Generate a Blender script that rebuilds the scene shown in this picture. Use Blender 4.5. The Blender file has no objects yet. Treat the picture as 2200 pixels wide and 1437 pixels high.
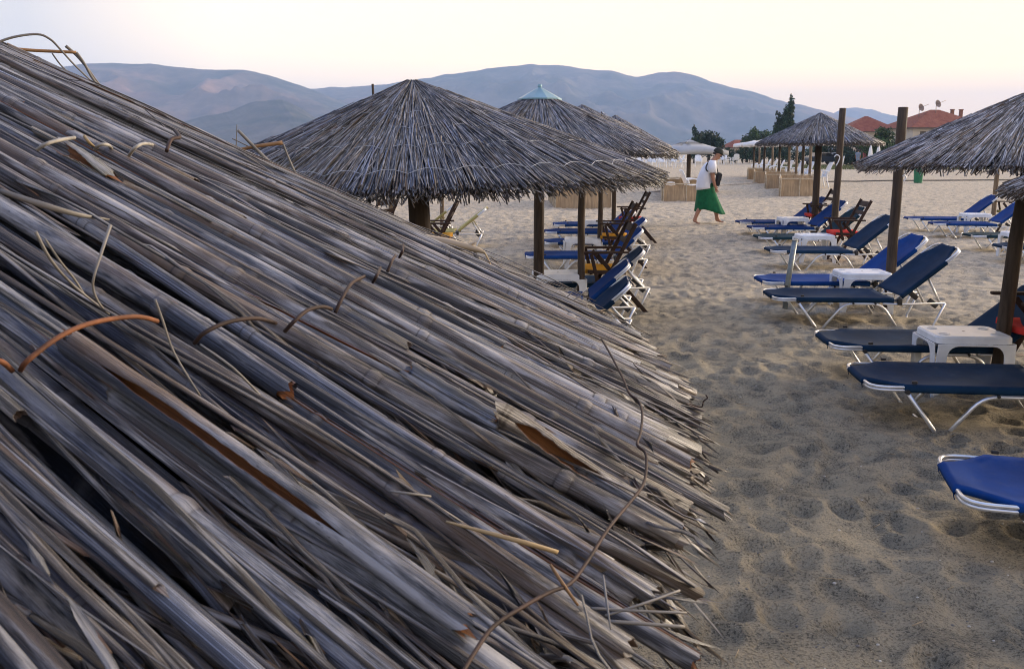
import bpy, bmesh, math, random
import numpy as np
from mathutils import Vector, Matrix

random.seed(7)
rng = np.random.default_rng(7)
SC = bpy.context.scene
COL = SC.collection
PI = math.pi
R = math.radians

# ------------------------------------------------------------------ camera
CAM_H = 1.6
FPX, PX0, PY0, HOR = 1900.0, 1100.0, 640.0, 325.0        # focal length and centre in photo pixels, horizon row
PITCH = math.atan((PY0 - HOR) / FPX)
FW = np.array([0, math.cos(PITCH), -math.sin(PITCH)])
UP = np.array([0, math.sin(PITCH), math.cos(PITCH)])
CAMP = np.array([0, 0, CAM_H])


def ray(px, py):
    d = FW + np.array([1, 0, 0]) * (px - PX0) / FPX - UP * (py - PY0) / FPX
    return d / np.linalg.norm(d)


def at(px, py, z=0.0):
    d = ray(px, py)
    t = (z - CAM_H) / d[2]
    return CAMP + d * t


def atd(px, y, z=0.0):
    """point at ground distance y that stands in the photo's column px"""
    w = FW[1] * y + FW[2] * (z - CAM_H)
    return np.array([(px - PX0) / FPX * w, y, z])


cam = bpy.data.cameras.new('camera')
cam.sensor_width = 36
cam.lens = 36 * FPX / 2200
cam.shift_y = -(718.5 - PY0) / 2200
cam.clip_start = 0.02
cam.clip_end = 20000
cam.dof.use_dof = True
cam.dof.focus_distance = 1.3
cam.dof.aperture_fstop = 40
camo = bpy.data.objects.new('camera', cam)
COL.objects.link(camo)
camo.location = (0, 0, CAM_H)
camo.rotation_euler = (PI / 2 - PITCH, 0, 0)
SC.camera = camo


# ------------------------------------------------------------------ scene helpers
def tag(o, label=None, cat=None, group=None, kind=None):
    if label: o['label'] = label
    if cat: o['category'] = cat
    if group: o['group'] = group
    if kind: o['kind'] = kind
    return o


def thing(name, loc, rz=0.0, label=None, cat=None, group=None):
    o = bpy.data.objects.new(name, None)
    o.empty_display_size = 0.1
    COL.objects.link(o)
    o.location = tuple(float(v) for v in loc)
    o.rotation_euler = (0, 0, rz)
    return tag(o, label, cat, group)


KIDS = {}


def link(name, me, parent=None):
    o = bpy.data.objects.new(name, me)
    COL.objects.link(o)
    if parent is not None:
        o.parent = parent
        KIDS.setdefault(parent.name, []).append(o)
    return o


def dup(src, loc, rz=0.0, label=None, group=None, scale=None):
    def cp(o, parent):
        c = o.copy()
        COL.objects.link(c)
        if parent is not None:
            c.parent = parent
            KIDS.setdefault(parent.name, []).append(c)
        for k in KIDS.get(o.name, []):
            cp(k, c)
        return c
    c = cp(src, None)
    c.location = tuple(float(v) for v in loc)
    c.rotation_euler = (0, 0, rz)
    if scale: c.scale = (scale,) * 3
    if label: c['label'] = label
    if group: c['group'] = group
    return c


class MB:
    """collects shapes into one mesh"""

    def __init__(self):
        self.v, self.f, self.m, self.s = [], [], [], []

    def add(self, verts, faces, mat=0, smooth=False):
        b = len(self.v)
        self.v += [tuple(float(c) for c in p) for p in verts]
        self.f += [tuple(i + b for i in f) for f in faces]
        self.m += [mat] * len(faces)
        self.s += [smooth] * len(faces)
        return self

    def box(self, c, s, rot=None, mat=0, bev=0.0):
        bm = bmesh.new()
        bmesh.ops.create_cube(bm, size=1)
        for v in bm.verts:
            v.co = Vector((v.co.x * s[0], v.co.y * s[1], v.co.z * s[2]))
        if bev > 0:
            bmesh.ops.bevel(bm, geom=list(bm.edges), offset=bev, segments=2, affect='EDGES', profile=0.6)
        M = (rot if rot is not None else Matrix.Identity(3)).to_4x4()
        M.translation = Vector([float(x) for x in c])
        bm.transform(M)
        bm.verts.index_update()
        self.add([v.co for v in bm.verts], [[v.index for v in f.verts] for f in bm.faces], mat, bev > 0)
        bm.free()
        return self

    def tube(self, pts, r, n=8, mat=0, caps=True, smooth=True, sx=1.0):
        P = [Vector([float(c) for c in p]) for p in pts]
        K = len(P)
        rr = list(np.interp(np.linspace(0, 1, K), np.linspace(0, 1, len(r)), r)) if hasattr(r, '__len__') else [r] * K
        t0 = (P[1] - P[0]).normalized()
        a = Vector((0, 0, 1)) if abs(t0.z) < 0.9 else Vector((1, 0, 0))
        nrm = (a - t0 * a.dot(t0)).normalized()
        vs = []
        for k in range(K):
            t = (P[min(k + 1, K - 1)] - P[max(k - 1, 0)])
            t = t.normalized() if t.length > 1e-9 else t0
            nrm = nrm - t * nrm.dot(t)
            nrm = nrm.normalized() if nrm.length > 1e-9 else Vector((1, 0, 0))
            b = t.cross(nrm)
            for i in range(n):
                th = 2 * PI * i / n
                vs.append(P[k] + (nrm * math.sin(th) + b * math.cos(th) * sx) * rr[k])
        fs = []
        for k in range(K - 1):
            for i in range(n):
                j = (i + 1) % n
                fs.append((k * n + i, k * n + j, (k + 1) * n + j, (k + 1) * n + i))
        self.add(vs, fs, mat, smooth)
        if caps:
            b0 = len(self.v) - len(vs)
            self.f.append(tuple(b0 + i for i in range(n))[::-1]); self.m.append(mat); self.s.append(False)
            self.f.append(tuple(b0 + (K - 1) * n + i for i in range(n))); self.m.append(mat); self.s.append(False)
        return self

    def lathe(self, prof, n=16, c=(0, 0, 0), mat=0, sx=1.0, sy=1.0, smooth=True, cap=True):
        vs, fs = [], []
        for (r, z) in prof:
            for i in range(n):
                th = 2 * PI * i / n
                vs.append((c[0] + r * sx * math.cos(th), c[1] + r * sy * math.sin(th), c[2] + z))
        K = len(prof)
        for k in range(K - 1):
            for i in range(n):
                j = (i + 1) % n
                fs.append((k * n + i, k * n + j, (k + 1) * n + j, (k + 1) * n + i))
        if cap:
            fs.append(tuple(range(n))[::-1])
            fs.append(tuple((K - 1) * n + i for i in range(n)))
        return self.add(vs, fs, mat, smooth)

    def prism(self, poly, axis_o, ux, uy, th, mat=0, smooth=False):
        """outline poly (2-D) in plane (ux, uy) at axis_o, given thickness th along ux x uy, centred"""
        o, ux, uy = Vector(axis_o), Vector(ux), Vector(uy)
        nn = ux.cross(uy).normalized()
        n = len(poly)
        vs = [o + ux * p[0] + uy * p[1] + nn * (th / 2) for p in poly] + [o + ux * p[0] + uy * p[1] - nn * (th / 2) for p in poly]
        fs = [tuple(range(n)), tuple(range(2 * n - 1, n - 1, -1))]
        fs += [(i, n + i, n + (i + 1) % n, (i + 1) % n) for i in range(n)]
        return self.add(vs, fs, mat, smooth)

    def build(self, name, mats, parent=None, bevel=0.0, sub=0):
        me = bpy.data.meshes.new(name)
        me.from_pydata(self.v, [], self.f)
        if not isinstance(mats, (list, tuple)): mats = [mats]
        for m in mats: me.materials.append(m)
        me.polygons.foreach_set('material_index', self.m)
        me.polygons.foreach_set('use_smooth', self.s)
        me.update()
        o = link(name, me, parent)
        if bevel > 0:
            b = o.modifiers.new('bevel', 'BEVEL'); b.width = bevel; b.segments = 2; b.limit_method = 'ANGLE'; b.angle_limit = R(40)
        if sub:
            b = o.modifiers.new('subsurf', 'SUBSURF'); b.levels = sub; b.render_levels = sub
        return o


def arc(c, r, a0, a1, n=6):
    return [(c[0] + r * math.cos(a0 + (a1 - a0) * i / n), c[1] + r * math.sin(a0 + (a1 - a0) * i / n)) for i in range(n + 1)]


def roundpath(pts, rad, n=5):
    """3-D polyline with rounded corners"""
    P = [Vector([float(c) for c in p]) for p in pts]
    out = [P[0]]
    for i in range(1, len(P) - 1):
        a, b, c = P[i - 1], P[i], P[i + 1]
        d0, d1 = (a - b), (c - b)
        r = min(rad, d0.length * 0.45, d1.length * 0.45)
        s, e = b + d0.normalized() * r, b + d1.normalized() * r
        for k in range(n + 1):
            t = k / n
            out.append(s * (1 - t) ** 2 + b * 2 * t * (1 - t) + e * t * t)
    out.append(P[-1])
    return out


# ------------------------------------------------------------------ numpy noise
def hsh(ix, iy, s=0):
    h = (ix.astype(np.int64) * 374761393 + iy.astype(np.int64) * 668265263 + s * 974634541) & 0xffffffff
    h = ((h ^ (h >> 13)) * 1274126177) & 0xffffffff
    h = ((h ^ (h >> 16)) * 2246822519) & 0xffffffff
    return ((h ^ (h >> 15)) & 0xffffff) / float(0xffffff)


def vnoise(x, y, s=0):
    ix, iy = np.floor(x), np.floor(y)
    fx, fy = x - ix, y - iy
    fx, fy = fx * fx * (3 - 2 * fx), fy * fy * (3 - 2 * fy)
    a, b = hsh(ix, iy, s), hsh(ix + 1, iy, s)
    c, d = hsh(ix, iy + 1, s), hsh(ix + 1, iy + 1, s)
    return (a * (1 - fx) + b * fx) * (1 - fy) + (c * (1 - fx) + d * fx) * fy


def fbm(x, y, o=4, s=0):
    t, a, n = 0, 0.5, 0
    for k in range(o):
        t = t + a * vnoise(x * 2 ** k, y * 2 ** k, s + k); n += a; a *= 0.5
    return t / n


# ------------------------------------------------------------------ materials
class NT:
    def __init__(self, name):
        self.mat = bpy.data.materials.new(name)
        self.mat.use_nodes = True
        self.nt = self.mat.node_tree
        self.b = self.nt.nodes['Principled BSDF']

    def n(self, t, **kw):
        x = self.nt.nodes.new(t)
        for k, v in kw.items():
            if k in x.bl_rna.properties: setattr(x, k, v)
            else: x.inputs[k.replace('_', ' ')].default_value = v
        return x

    def l(self, a, b):
        self.nt.links.new(a, b)

    def noise(self, vec, scale, detail=4, rough=0.55):
        x = self.n('ShaderNodeTexNoise'); x.inputs['Scale'].default_value = scale
        x.inputs['Detail'].default_value = detail; x.inputs['Roughness'].default_value = rough
        if vec is not None: self.l(vec, x.inputs['Vector'])
        return x.outputs['Fac']

    def ramp(self, fac, stops):
        x = self.n('ShaderNodeValToRGB')
        e = x.color_ramp.elements
        while len(e) < len(stops): e.new(0.5)
        for i, (p, c) in enumerate(stops):
            e[i].position = p
            e[i].color = (c, c, c, 1) if not hasattr(c, '__len__') else (*c[:3], 1)
        self.l(fac, x.inputs[0])
        return x.outputs['Color']

    def mix(self, fac, a, b, mode='MIX'):
        x = self.n('ShaderNodeMix'); x.data_type = 'RGBA'; x.blend_type = mode
        for s, v in ((x.inputs[0], fac), (x.inputs[6], a), (x.inputs[7], b)):
            if isinstance(v, bpy.types.NodeSocket): self.l(v, s)
            elif hasattr(v, '__len__'): s.default_value = (*v[:3], 1)
            else: s.default_value = v if s.type == 'VALUE' else (v, v, v, 1)
        return x.outputs[2]

    def mul(self, a, b, op='MULTIPLY'):
        x = self.n('ShaderNodeMath'); x.operation = op
        for s, v in ((x.inputs[0], a), (x.inputs[1], b)):
            if isinstance(v, bpy.types.NodeSocket): self.l(v, s)
            else: s.default_value = v
        return x.outputs[0]

    def vmul(self, v, k):
        x = self.n('ShaderNodeVectorMath'); x.operation = 'MULTIPLY'
        self.l(v, x.inputs[0]); x.inputs[1].default_value = k
        return x.outputs[0]

    def coord(self, kind='Object'):
        return self.n('ShaderNodeTexCoord').outputs[kind]

    def attr(self, name):
        return self.n('ShaderNodeAttribute', attribute_name=name)

    def bump(self, h, strength=0.3, dist=0.01):
        x = self.n('ShaderNodeBump'); x.inputs['Strength'].default_value = strength; x.inputs['Distance'].default_value = dist
        self.l(h, x.inputs['Height']); self.l(x.outputs[0], self.b.inputs['Normal'])

    def out(self, color=None, rough=0.6, metal=0.0, spec=0.5):
        if color is not None:
            if isinstance(color, bpy.types.NodeSocket): self.l(color, self.b.inputs['Base Color'])
            else: self.b.inputs['Base Color'].default_value = (*color, 1)
        if isinstance(rough, bpy.types.NodeSocket): self.l(rough, self.b.inputs['Roughness'])
        else: self.b.inputs['Roughness'].default_value = rough
        self.b.inputs['Metallic'].default_value = metal
        self.b.inputs['Specular IOR Level'].default_value = spec
        return self.mat


def simple(name, c, rough=0.6, metal=0.0, var=0.25, scale=8.0, stretch=(1, 1, 1), bump=0.0, spec=0.5):
    m = NT(name)
    v = m.vmul(m.coord(), stretch)
    nz = m.noise(v, scale, 5)
    k = m.ramp(nz, [(0.3, 1 - var), (0.7, 1 + var * 0.6)])
    col = m.mix(1.0, c, k, 'MULTIPLY')
    if bump: m.bump(nz, bump, 0.01)
    return m.out(col, rough, metal, spec)


M = {}


def make_reed(name, gain=1.0, tint=(1, 1, 1)):
    m = NT(name)
    rc = m.attr('rc').outputs['Vector']
    col = m.attr('tint').outputs['Color']
    node = m.attr('node').outputs['Fac']
    inn = m.attr('inner').outputs['Fac']
    col = m.mix(1.0, col, (gain * tint[0], gain * tint[1], gain * tint[2]), 'MULTIPLY')
    streak = m.noise(m.vmul(rc, (1, 1, 0.9)), 3.2, 7, 0.68)
    fine = m.noise(m.vmul(rc, (2.4, 2.4, 0.9)), 5.0, 5, 0.7)
    fib = m.noise(m.vmul(rc, (5.0, 5.0, 0.5)), 4.0, 4, 0.65)
    col = m.mix(1.0, col, m.ramp(fib, [(0.37, 0.22), (0.50, 0.90), (0.62, 2.3)]), 'MULTIPLY')
    blot = m.noise(m.vmul(rc, (0.45, 0.45, 5.0)), 1.3, 5, 0.62)
    stain = m.noise(m.vmul(rc, (0.3, 0.3, 2.2)), 1.1, 3, 0.5)
    speck = m.noise(m.vmul(rc, (1.2, 1.2, 30.0)), 2.2, 3, 0.6)
    col = m.mix(1.0, col, m.ramp(streak, [(0.30, 0.10), (0.5, 0.80), (0.70, 2.3)]), 'MULTIPLY')
    col = m.mix(1.0, col, m.ramp(fine, [(0.35, 0.58), (0.65, 1.42)]), 'MULTIPLY')
    col = m.mix(m.ramp(blot, [(0.50, 0.0), (0.64, 0.85)]), col, (0.72 * gain, 0.72 * gain, 0.76 * gain))
    col = m.mix(m.ramp(blot, [(0.28, 0.9), (0.44, 0.0)]), col, (0.014, 0.013, 0.015))
    col = m.mix(m.ramp(stain, [(0.55, 0.0), (0.68, 0.65)]), col, (0.27 * gain, 0.165 * gain, 0.085 * gain))
    col = m.mix(m.ramp(speck, [(0.68, 0.0), (0.74, 0.75)]), col, (0.02, 0.018, 0.018))
    col = m.mix(m.ramp(node, [(0.1, 0.0), (0.8, 0.85)]), col, (0.035, 0.026, 0.022))
    pale = m.mul(m.mul(node, -0.30), 0.0, 'MAXIMUM')          # the pale collar of each joint
    col = m.mix(pale, col, (.40 * gain, .36 * gain, .32 * gain))
    icol = m.mix(m.ramp(fine, [(0.42, 0.0), (0.66, 1.0)]), (0.36, 0.145, 0.040), (0.11, 0.042, 0.016))
    col = m.mix(inn, col, icol)
    hgt = m.mul(m.mul(streak, 0.7), m.mul(fine, 0.35), 'ADD')
    m.bump(hgt, 0.9, 0.003)
    return m.out(col, m.ramp(streak, [(0.3, 0.50), (0.7, 0.30)]), 0, 0.7)


M['reed'] = make_reed('weathered_reed', .57, (.88, .98, 1.15))
M['reed_mid'] = make_reed('grey_reed', .62, (0.84, 0.96, 1.18))
M['reed_tan'] = make_reed('tan_grey_reed', 1.15, (1.06, 1.0, .92))
M['straw'] = simple('dry_straw', (0.42, 0.31, 0.17), 0.6, var=0.35, scale=30, stretch=(1, 1, 0.3))
M['strawgrey'] = simple('grey_straw', (0.22, 0.205, 0.185), 0.6, var=0.35, scale=30)
M['straworange'] = simple('orange_straw', (0.36, 0.20, 0.085), 0.6, var=0.35, scale=30)
M['bamboo'] = simple('pale_cane', (0.36, 0.29, 0.20), 0.5, var=0.3, scale=14, stretch=(1, 1, 1))
M['shade_lining'] = simple('gap_shade_lining', (0.016, 0.013, 0.012), 1.0, var=0.6, scale=40, spec=0.0)  # near-black sheet below the reeds, the shade of the gaps put into colour
M['rust'] = simple('rusty_wire', (0.045, 0.024, 0.018), 0.7, metal=0.3, var=0.6, scale=60)
M['rustbright'] = simple('orange_rusty_wire', (0.20, 0.075, 0.03), 0.75, metal=0.2, var=0.7, scale=45)
M['wire'] = simple('grey_binding_wire', (0.42, 0.45, 0.50), 0.5, metal=0.3, var=0.3, scale=20)
M['twine'] = simple('pale_twine', (0.36, 0.34, 0.30), 0.7, var=0.4, scale=60)


def make_wood(name, c, stretch=(6, 6, 0.6), var=0.55):
    m = NT(name)
    v = m.vmul(m.coord(), stretch)
    a = m.noise(v, 6, 7, 0.65)
    b = m.noise(m.coord(), 3, 3)
    col = m.mix(1.0, c, m.ramp(a, [(0.3, 1 - var), (0.7, 1 + var)]), 'MULTIPLY')
    col = m.mix(m.ramp(b, [(0.5, 0.0), (0.75, 0.5)]), col, (c[0] * 1.3, c[1] * 1.25, c[2] * 1.2))
    m.bump(a, 0.5, 0.006)
    return m.out(col, 0.75, 0, 0.3)


M['post'] = make_wood('weathered_post_wood', (0.058, 0.042, 0.031))
M['postlight'] = make_wood('pale_post_wood', (0.155, 0.112, 0.07))
M['chairwood'] = make_wood('dark_stained_wood', (0.036, 0.020, 0.014), (3, 3, 3), 0.4)
M['alu'] = simple('aluminium_tube', (0.74, 0.75, 0.77), 0.32, metal=0.75, var=0.12, scale=12)
M['steel'] = simple('galvanised_pipe', (0.24, 0.27, 0.27), 0.45, metal=0.6, var=0.3, scale=20)
M['black'] = simple('black_plastic', (0.018, 0.018, 0.02), 0.5)
M['white'] = simple('white_moulded_plastic', (0.78, 0.81, 0.85), 0.38, var=0.13, scale=9)
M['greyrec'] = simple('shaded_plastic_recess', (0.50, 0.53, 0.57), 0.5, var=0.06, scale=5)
M['steelpaint'] = simple('blue_painted_sheet', (0.20, 0.36, 0.44), 0.4, metal=0.2, var=0.2, scale=6)


def make_fabric(name, c):
    m = NT(name)
    co = m.coord()
    a = m.noise(co, 4, 4)
    w = m.noise(co, 260, 2)
    d = m.noise(m.vmul(co, (1, 1, 1)), 11, 5, 0.7)
    col = m.mix(1.0, c, m.ramp(a, [(0.3, 0.78), (0.7, 1.2)]), 'MULTIPLY')
    col = m.mix(m.ramp(d, [(0.55, 0.0), (0.8, 0.22)]), col, (0.10, 0.10, 0.10))
    oi = m.n('ShaderNodeObjectInfo')
    col = m.mix(1.0, col, m.ramp(oi.outputs['Random'], [(0, .8), (1, 1.15)]), 'MULTIPLY')
    m.bump(m.mul(m.mul(a, 3.0), m.mul(w, .15), 'ADD'), 0.35, 0.006)
    return m.out(col, 0.85, 0, 0.12)


M['blue'] = make_fabric('blue_sling_fabric', (0.004, 0.037, 0.165))
M['navy'] = make_fabric('navy_sling_fabric', (0.006, 0.027, 0.066))
M['green'] = make_fabric('dark_green_sling_fabric', (0.010, 0.034, 0.050))
M['cream'] = make_fabric('yellow_sling_fabric', (0.42, 0.36, 0.14))
M['red'] = make_fabric('red_canvas', (0.62, 0.045, 0.035))
M['yellow'] = make_fabric('yellow_canvas', (0.62, 0.30, 0.03))


# ------------------------------------------------------------------ reeds
class Reeds:
    def __init__(self):
        self.V, self.F, self.T, self.RC, self.N, self.I = [], [], [], [], [], []
        self.nv = 0

    def add(self, P, rad, b, n, ns, tint, node=None, flat=1.0, opening=None, a_open=PI / 2, rag=0.0, caps=True):
        P = np.asarray(P, float); K = len(P)
        rad = np.broadcast_to(np.asarray(rad, float), (K,))
        vlen = np.concatenate([[0], np.cumsum(np.linalg.norm(np.diff(P, axis=0), axis=1))])
        rnd = rng.random() * 40
        node = np.zeros(K) if node is None else node
        d = (P[-1] - P[0]) / np.linalg.norm(P[-1] - P[0])
        if opening is None:
            th = np.broadcast_to(np.linspace(0, 2 * PI, ns, endpoint=False), (K, ns))
            inner = np.zeros((K, ns)); rs = np.ones((K, ns))
        else:
            no = ns; w = opening[:, None]
            s = np.linspace(0, 1, no)[None]
            tho = a_open + w / 2 + s * (2 * PI - w)
            th = np.concatenate([tho, tho[:, ::-1]], 1)
            inner = np.concatenate([np.zeros((K, no)), np.ones((K, no))], 1)
            rs = np.concatenate([np.ones((K, no)), np.full((K, no), 0.78)], 1)
        m = th.shape[1]
        ring = P[:, None, :] + (np.cos(th)[..., None] * b + (np.sin(th) * flat)[..., None] * n) * (rad[:, None] * rs)[..., None]
        if rag > 0:
            for k in (0, K - 1):
                ring[k] += d * (rng.standard_normal((m, 1)) * rag)
        rc = np.stack([np.cos(th) + rnd * 1.7, np.sin(th) + rnd * 3.1, np.broadcast_to((vlen * 2)[:, None] + rnd, th.shape)], -1)
        nodev = np.broadcast_to(node[:, None], th.shape)
        V = [ring.reshape(-1, 3)]; RC = [rc.reshape(-1, 3)]; N = [nodev.ravel()]; I = [inner.ravel()]
        idx = np.arange(K * m).reshape(K, m)
        a, bb = idx[:-1], idx[1:]
        F = np.stack([a, np.roll(a, -1, 1), np.roll(bb, -1, 1), bb], -1).reshape(-1, 4)
        Fs = [F]
        base = K * m
        if caps and opening is None:
            for k, sg in ((0, 1), (K - 1, -1)):
                c = P[k]
                r1 = c + (ring[k] - c) * 0.84
                r2 = c + (ring[k] - c) * 0.55 + d * sg * min(0.02, vlen[-1] * 0.1)
                V += [r1, r2]; RC += [rc[k], rc[k]]; N += [nodev[k] * 0, nodev[k] * 0 + 0.75]; I += [np.ones(m) * 0.15, np.ones(m) * .3]
                i1 = base + np.arange(m); i2 = i1 + m
                o = idx[k]
                q1 = np.stack([o, np.roll(o, -1), np.roll(i1, -1), i1], -1)
                q2 = np.stack([i1, np.roll(i1, -1), np.roll(i2, -1), i2], -1)
                Fs += [q1, q2]
                V += [r2.mean(0, keepdims=True)]; RC += [rc[k][:1]]; N += [np.array([0.8])]; I += [np.ones(1) * .3]
                ce = base + 2 * m
                q3 = np.stack([i2, np.roll(i2, -1), np.full(m, ce), np.full(m, ce)], -1)
                Fs += [q3]
                base += 2 * m + 1
        V = np.concatenate(V)
        self.V.append(V); self.RC.append(np.concatenate(RC)); self.N.append(np.concatenate(N)); self.I.append(np.concatenate(I))
        self.T.append(np.broadcast_to(np.array([*tint, 1.0]), (len(V), 4)))
        self.F.append(np.concatenate(Fs) + self.nv)
        self.nv += len(V)

    def build(self, name, mat, parent=None):
        V, F = np.concatenate(self.V), np.concatenate(self.F)
        me = bpy.data.meshes.new(name)
        tri = F[:, 2] == F[:, 3]
        cnt = np.where(tri, 3, 4)
        flat = F.ravel()
        keep = np.ones(len(flat), bool); keep[3::4] = ~tri
        loops = flat[keep]
        me.vertices.add(len(V)); me.vertices.foreach_set('co', V.ravel().astype(np.float32))
        me.loops.add(len(loops)); me.loops.foreach_set('vertex_index', loops.astype(np.int32))
        me.polygons.add(len(F))
        me.polygons.foreach_set('loop_start', np.concatenate([[0], np.cumsum(cnt)[:-1]]).astype(np.int32))
        me.polygons.foreach_set('use_smooth', np.ones(len(F), bool))
        me.update(calc_edges=True)
        me.attributes.new('tint', 'FLOAT_COLOR', 'POINT').data.foreach_set('color', np.concatenate(self.T).ravel().astype(np.float32))
        me.attributes.new('rc', 'FLOAT_VECTOR', 'POINT').data.foreach_set('vector', np.concatenate(self.RC).ravel().astype(np.float32))
        me.attributes.new('node', 'FLOAT', 'POINT').data.foreach_set('value', np.concatenate(self.N).astype(np.float32))
        me.attributes.new('inner', 'FLOAT', 'POINT').data.foreach_set('value', np.concatenate(self.I).astype(np.float32))
        me.materials.append(mat)
        me.validate()
        return link(name, me, parent)


PAL = np.array([(.135, .140, .165), (.085, .084, .100), (.050, .045, .050), (.230, .228, .250), (.155, .120, .098),
                (.028, .024, .026), (.100, .066, .046), (.300, .265, .220), (.180, .172, .180)])
PW = np.array([.12, .13, .18, .12, .11, .19, .10, .06, .035])


def pick(k=1.0):
    return PAL[rng.choice(len(PAL), p=PW / PW.sum())] * (0.3 + 1.35 * rng.random()) * k


class Cone:
    """a thatched cone: apex, slope (drop per metre) and rim radius"""

    def __init__(self, apex, slope, rim):
        self.a = np.asarray(apex, float); self.m = slope; self.R = rim
        self.c = 1 / math.hypot(1, slope)

    def frame(self, ph):
        ra = np.array([math.cos(ph), math.sin(ph), 0.0])
        d = np.array([ra[0], ra[1], -self.m]) * self.c
        n = np.array([ra[0] * self.m, ra[1] * self.m, 1.0]) * self.c
        b = np.array([-ra[1], ra[0], 0.0])
        return d, n, b

    def p(self, ph, t, h=0.0):
        d, n, b = self.frame(ph)
        return self.a + np.array([math.cos(ph), math.sin(ph), -self.m]) * (t * self.R) + n * h

    def hit(self, px, py, h=0.0):
        """the point of the cone (raised by h) seen in the photo at px, py"""
        d = ray(px, py); o = CAMP - (self.a + np.array([0, 0, h / self.c]))
        m2 = self.m ** 2
        A = d[2] ** 2 - m2 * (d[0] ** 2 + d[1] ** 2)
        B = 2 * (o[2] * d[2] - m2 * (o[0] * d[0] + o[1] * d[1]))
        C = o[2] ** 2 - m2 * (o[0] ** 2 + o[1] ** 2)
        q = B * B - 4 * A * C
        if q < 0:
            t = -B / (2 * A)
        else:
            ts = [t for t in ((-B - math.sqrt(q)) / (2 * A), (-B + math.sqrt(q)) / (2 * A)) if t > 0.02 and o[2] + t * d[2] < 0]
            t = min(ts) if ts else abs(B / (2 * A))
        return CAMP + d * t


def cone_reed(RS, cn, ph, dph, t0, t1, h0, h1, r, ns=10, K=14, nodes=True, tint=None, wave=0.003, flat=1.0, split=0.0, rag=0.002, droop=0.0):
    """one reed lying down the cone from t0 to t1 (rim = 1)"""
    a, e = cn.p(ph, t0, h0), cn.p(ph + dph, t1, h1)
    d, n, b = cn.frame(ph + dph)
    L = np.linalg.norm(e - a)
    s = np.linspace(0, 1, K)
    nodev = None
    if nodes and L > 0.15:
        q = rng.uniform(0.02, 0.12); ex = []; nl = []
        while q < L - 0.03:
            ex += [q - 1.5 * r, q - 1.05 * r, q - .85 * r, q - .6 * r, q, q + .6 * r, q + .8 * r, q + 1.0 * r, q + 1.6 * r]; nl.append(q)
            q += rng.uniform(0.13, 0.24)
        s = np.unique(np.clip(np.concatenate([s, np.array(ex) / L]), 0, 1)) if ex else s
        nodev = np.zeros(len(s)); swell = np.ones(len(s)); pale = np.zeros(len(s))
        ends = 0.35 + 0.65 * rng.random()
        for q in nl:
            x = s * L - q
            nodev = np.maximum(nodev, ends * np.exp(-((np.abs(x) - 0.85 * r) / (0.16 * r)) ** 2))
            pale = np.maximum(pale, np.exp(-(x / (.5 * r)) ** 2))
            swell += 0.14 * np.exp(-(x / (0.7 * r)) ** 2) - 0.05 * np.exp(-((np.abs(x) - 0.85 * r) / (0.2 * r)) ** 2)
        nodev = np.where(nodev > .15, nodev, -pale)
    else:
        swell = np.ones(len(s))
    w1, w2, p1, p2 = rng.normal(0, wave), rng.normal(0, wave), rng.uniform(0, 6.3), rng.uniform(0, 6.3)
    P = a[None] + (e - a)[None] * s[:, None] + b[None] * (w1 * np.sin(s * 5 + p1) + w2 * np.sin(s * 11 + p2) * .4)[:, None] \
        + n[None] * (w2 * np.sin(s * 4 + p2))[:, None]
    if droop: P[:, 2] -= droop * s ** 6
    taper = (0.86 + 0.24 * s) if rng.random() < 0.6 else (1.08 - 0.22 * s)
    op = None
    if split > 0:
        s0, s1 = rng.uniform(0, 0.5), rng.uniform(0.6, 1.2)
        op = np.clip(np.minimum((s - s0) * 9, (s1 - s) * 9), 0, 1) * split + 0.02
        op = op * (1 + 0.25 * np.sin(s * 40 + p1))
    RS.add(P, r * taper * swell, b, n, ns, pick() if tint is None else tint, nodev, flat, op, PI / 2 + rng.normal(0, 0.5), rag)


# ------------------------------------------------------------------ the big foreground umbrella
FG = Cone((-1.2708, 0.9105, 2.028), 0.46, 1.45)
fgroot = thing('reed_umbrella', (FG.a[0], FG.a[1], 0), 0, 'huge weathered reed umbrella roof filling the near foreground, bound with rusty wire', 'umbrella', 'thatched reed umbrellas')
OFF = np.array([FG.a[0], FG.a[1], 0.0])


def loc(P):
    return [np.asarray(p, float) - OFF for p in P]


FG.a = FG.a - OFF                     # build in the umbrella's own space
rs = Reeds()
circ = 2 * PI * FG.R
VIS0, VIS1 = R(-62), R(62)


def vis(ph): return VIS0 < ph < VIS1


# lower layer, full length, tinted dark in view to paint shade into the gaps
ph = -PI
while ph < PI:
    r = rng.uniform(0.0046, 0.0075)
    if vis(ph):
        cone_reed(rs, FG, ph, rng.normal(0, .02), rng.uniform(.03, .10), 1 + rng.normal(-.035, .012), -0.022, -0.020 + rng.normal(0, .004), r, 8, 9, tint=pick(0.16), split=0)
        ph += r * 2.15 / FG.R
    else:
        cone_reed(rs, FG, ph, rng.normal(0, .02), rng.uniform(.03, .10), 1 + rng.normal(-.01, .02), -0.008, -0.006, r * 1.4, 5, 5, nodes=False, tint=pick(0.9))
        ph += r * 2.15 / FG.R
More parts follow.
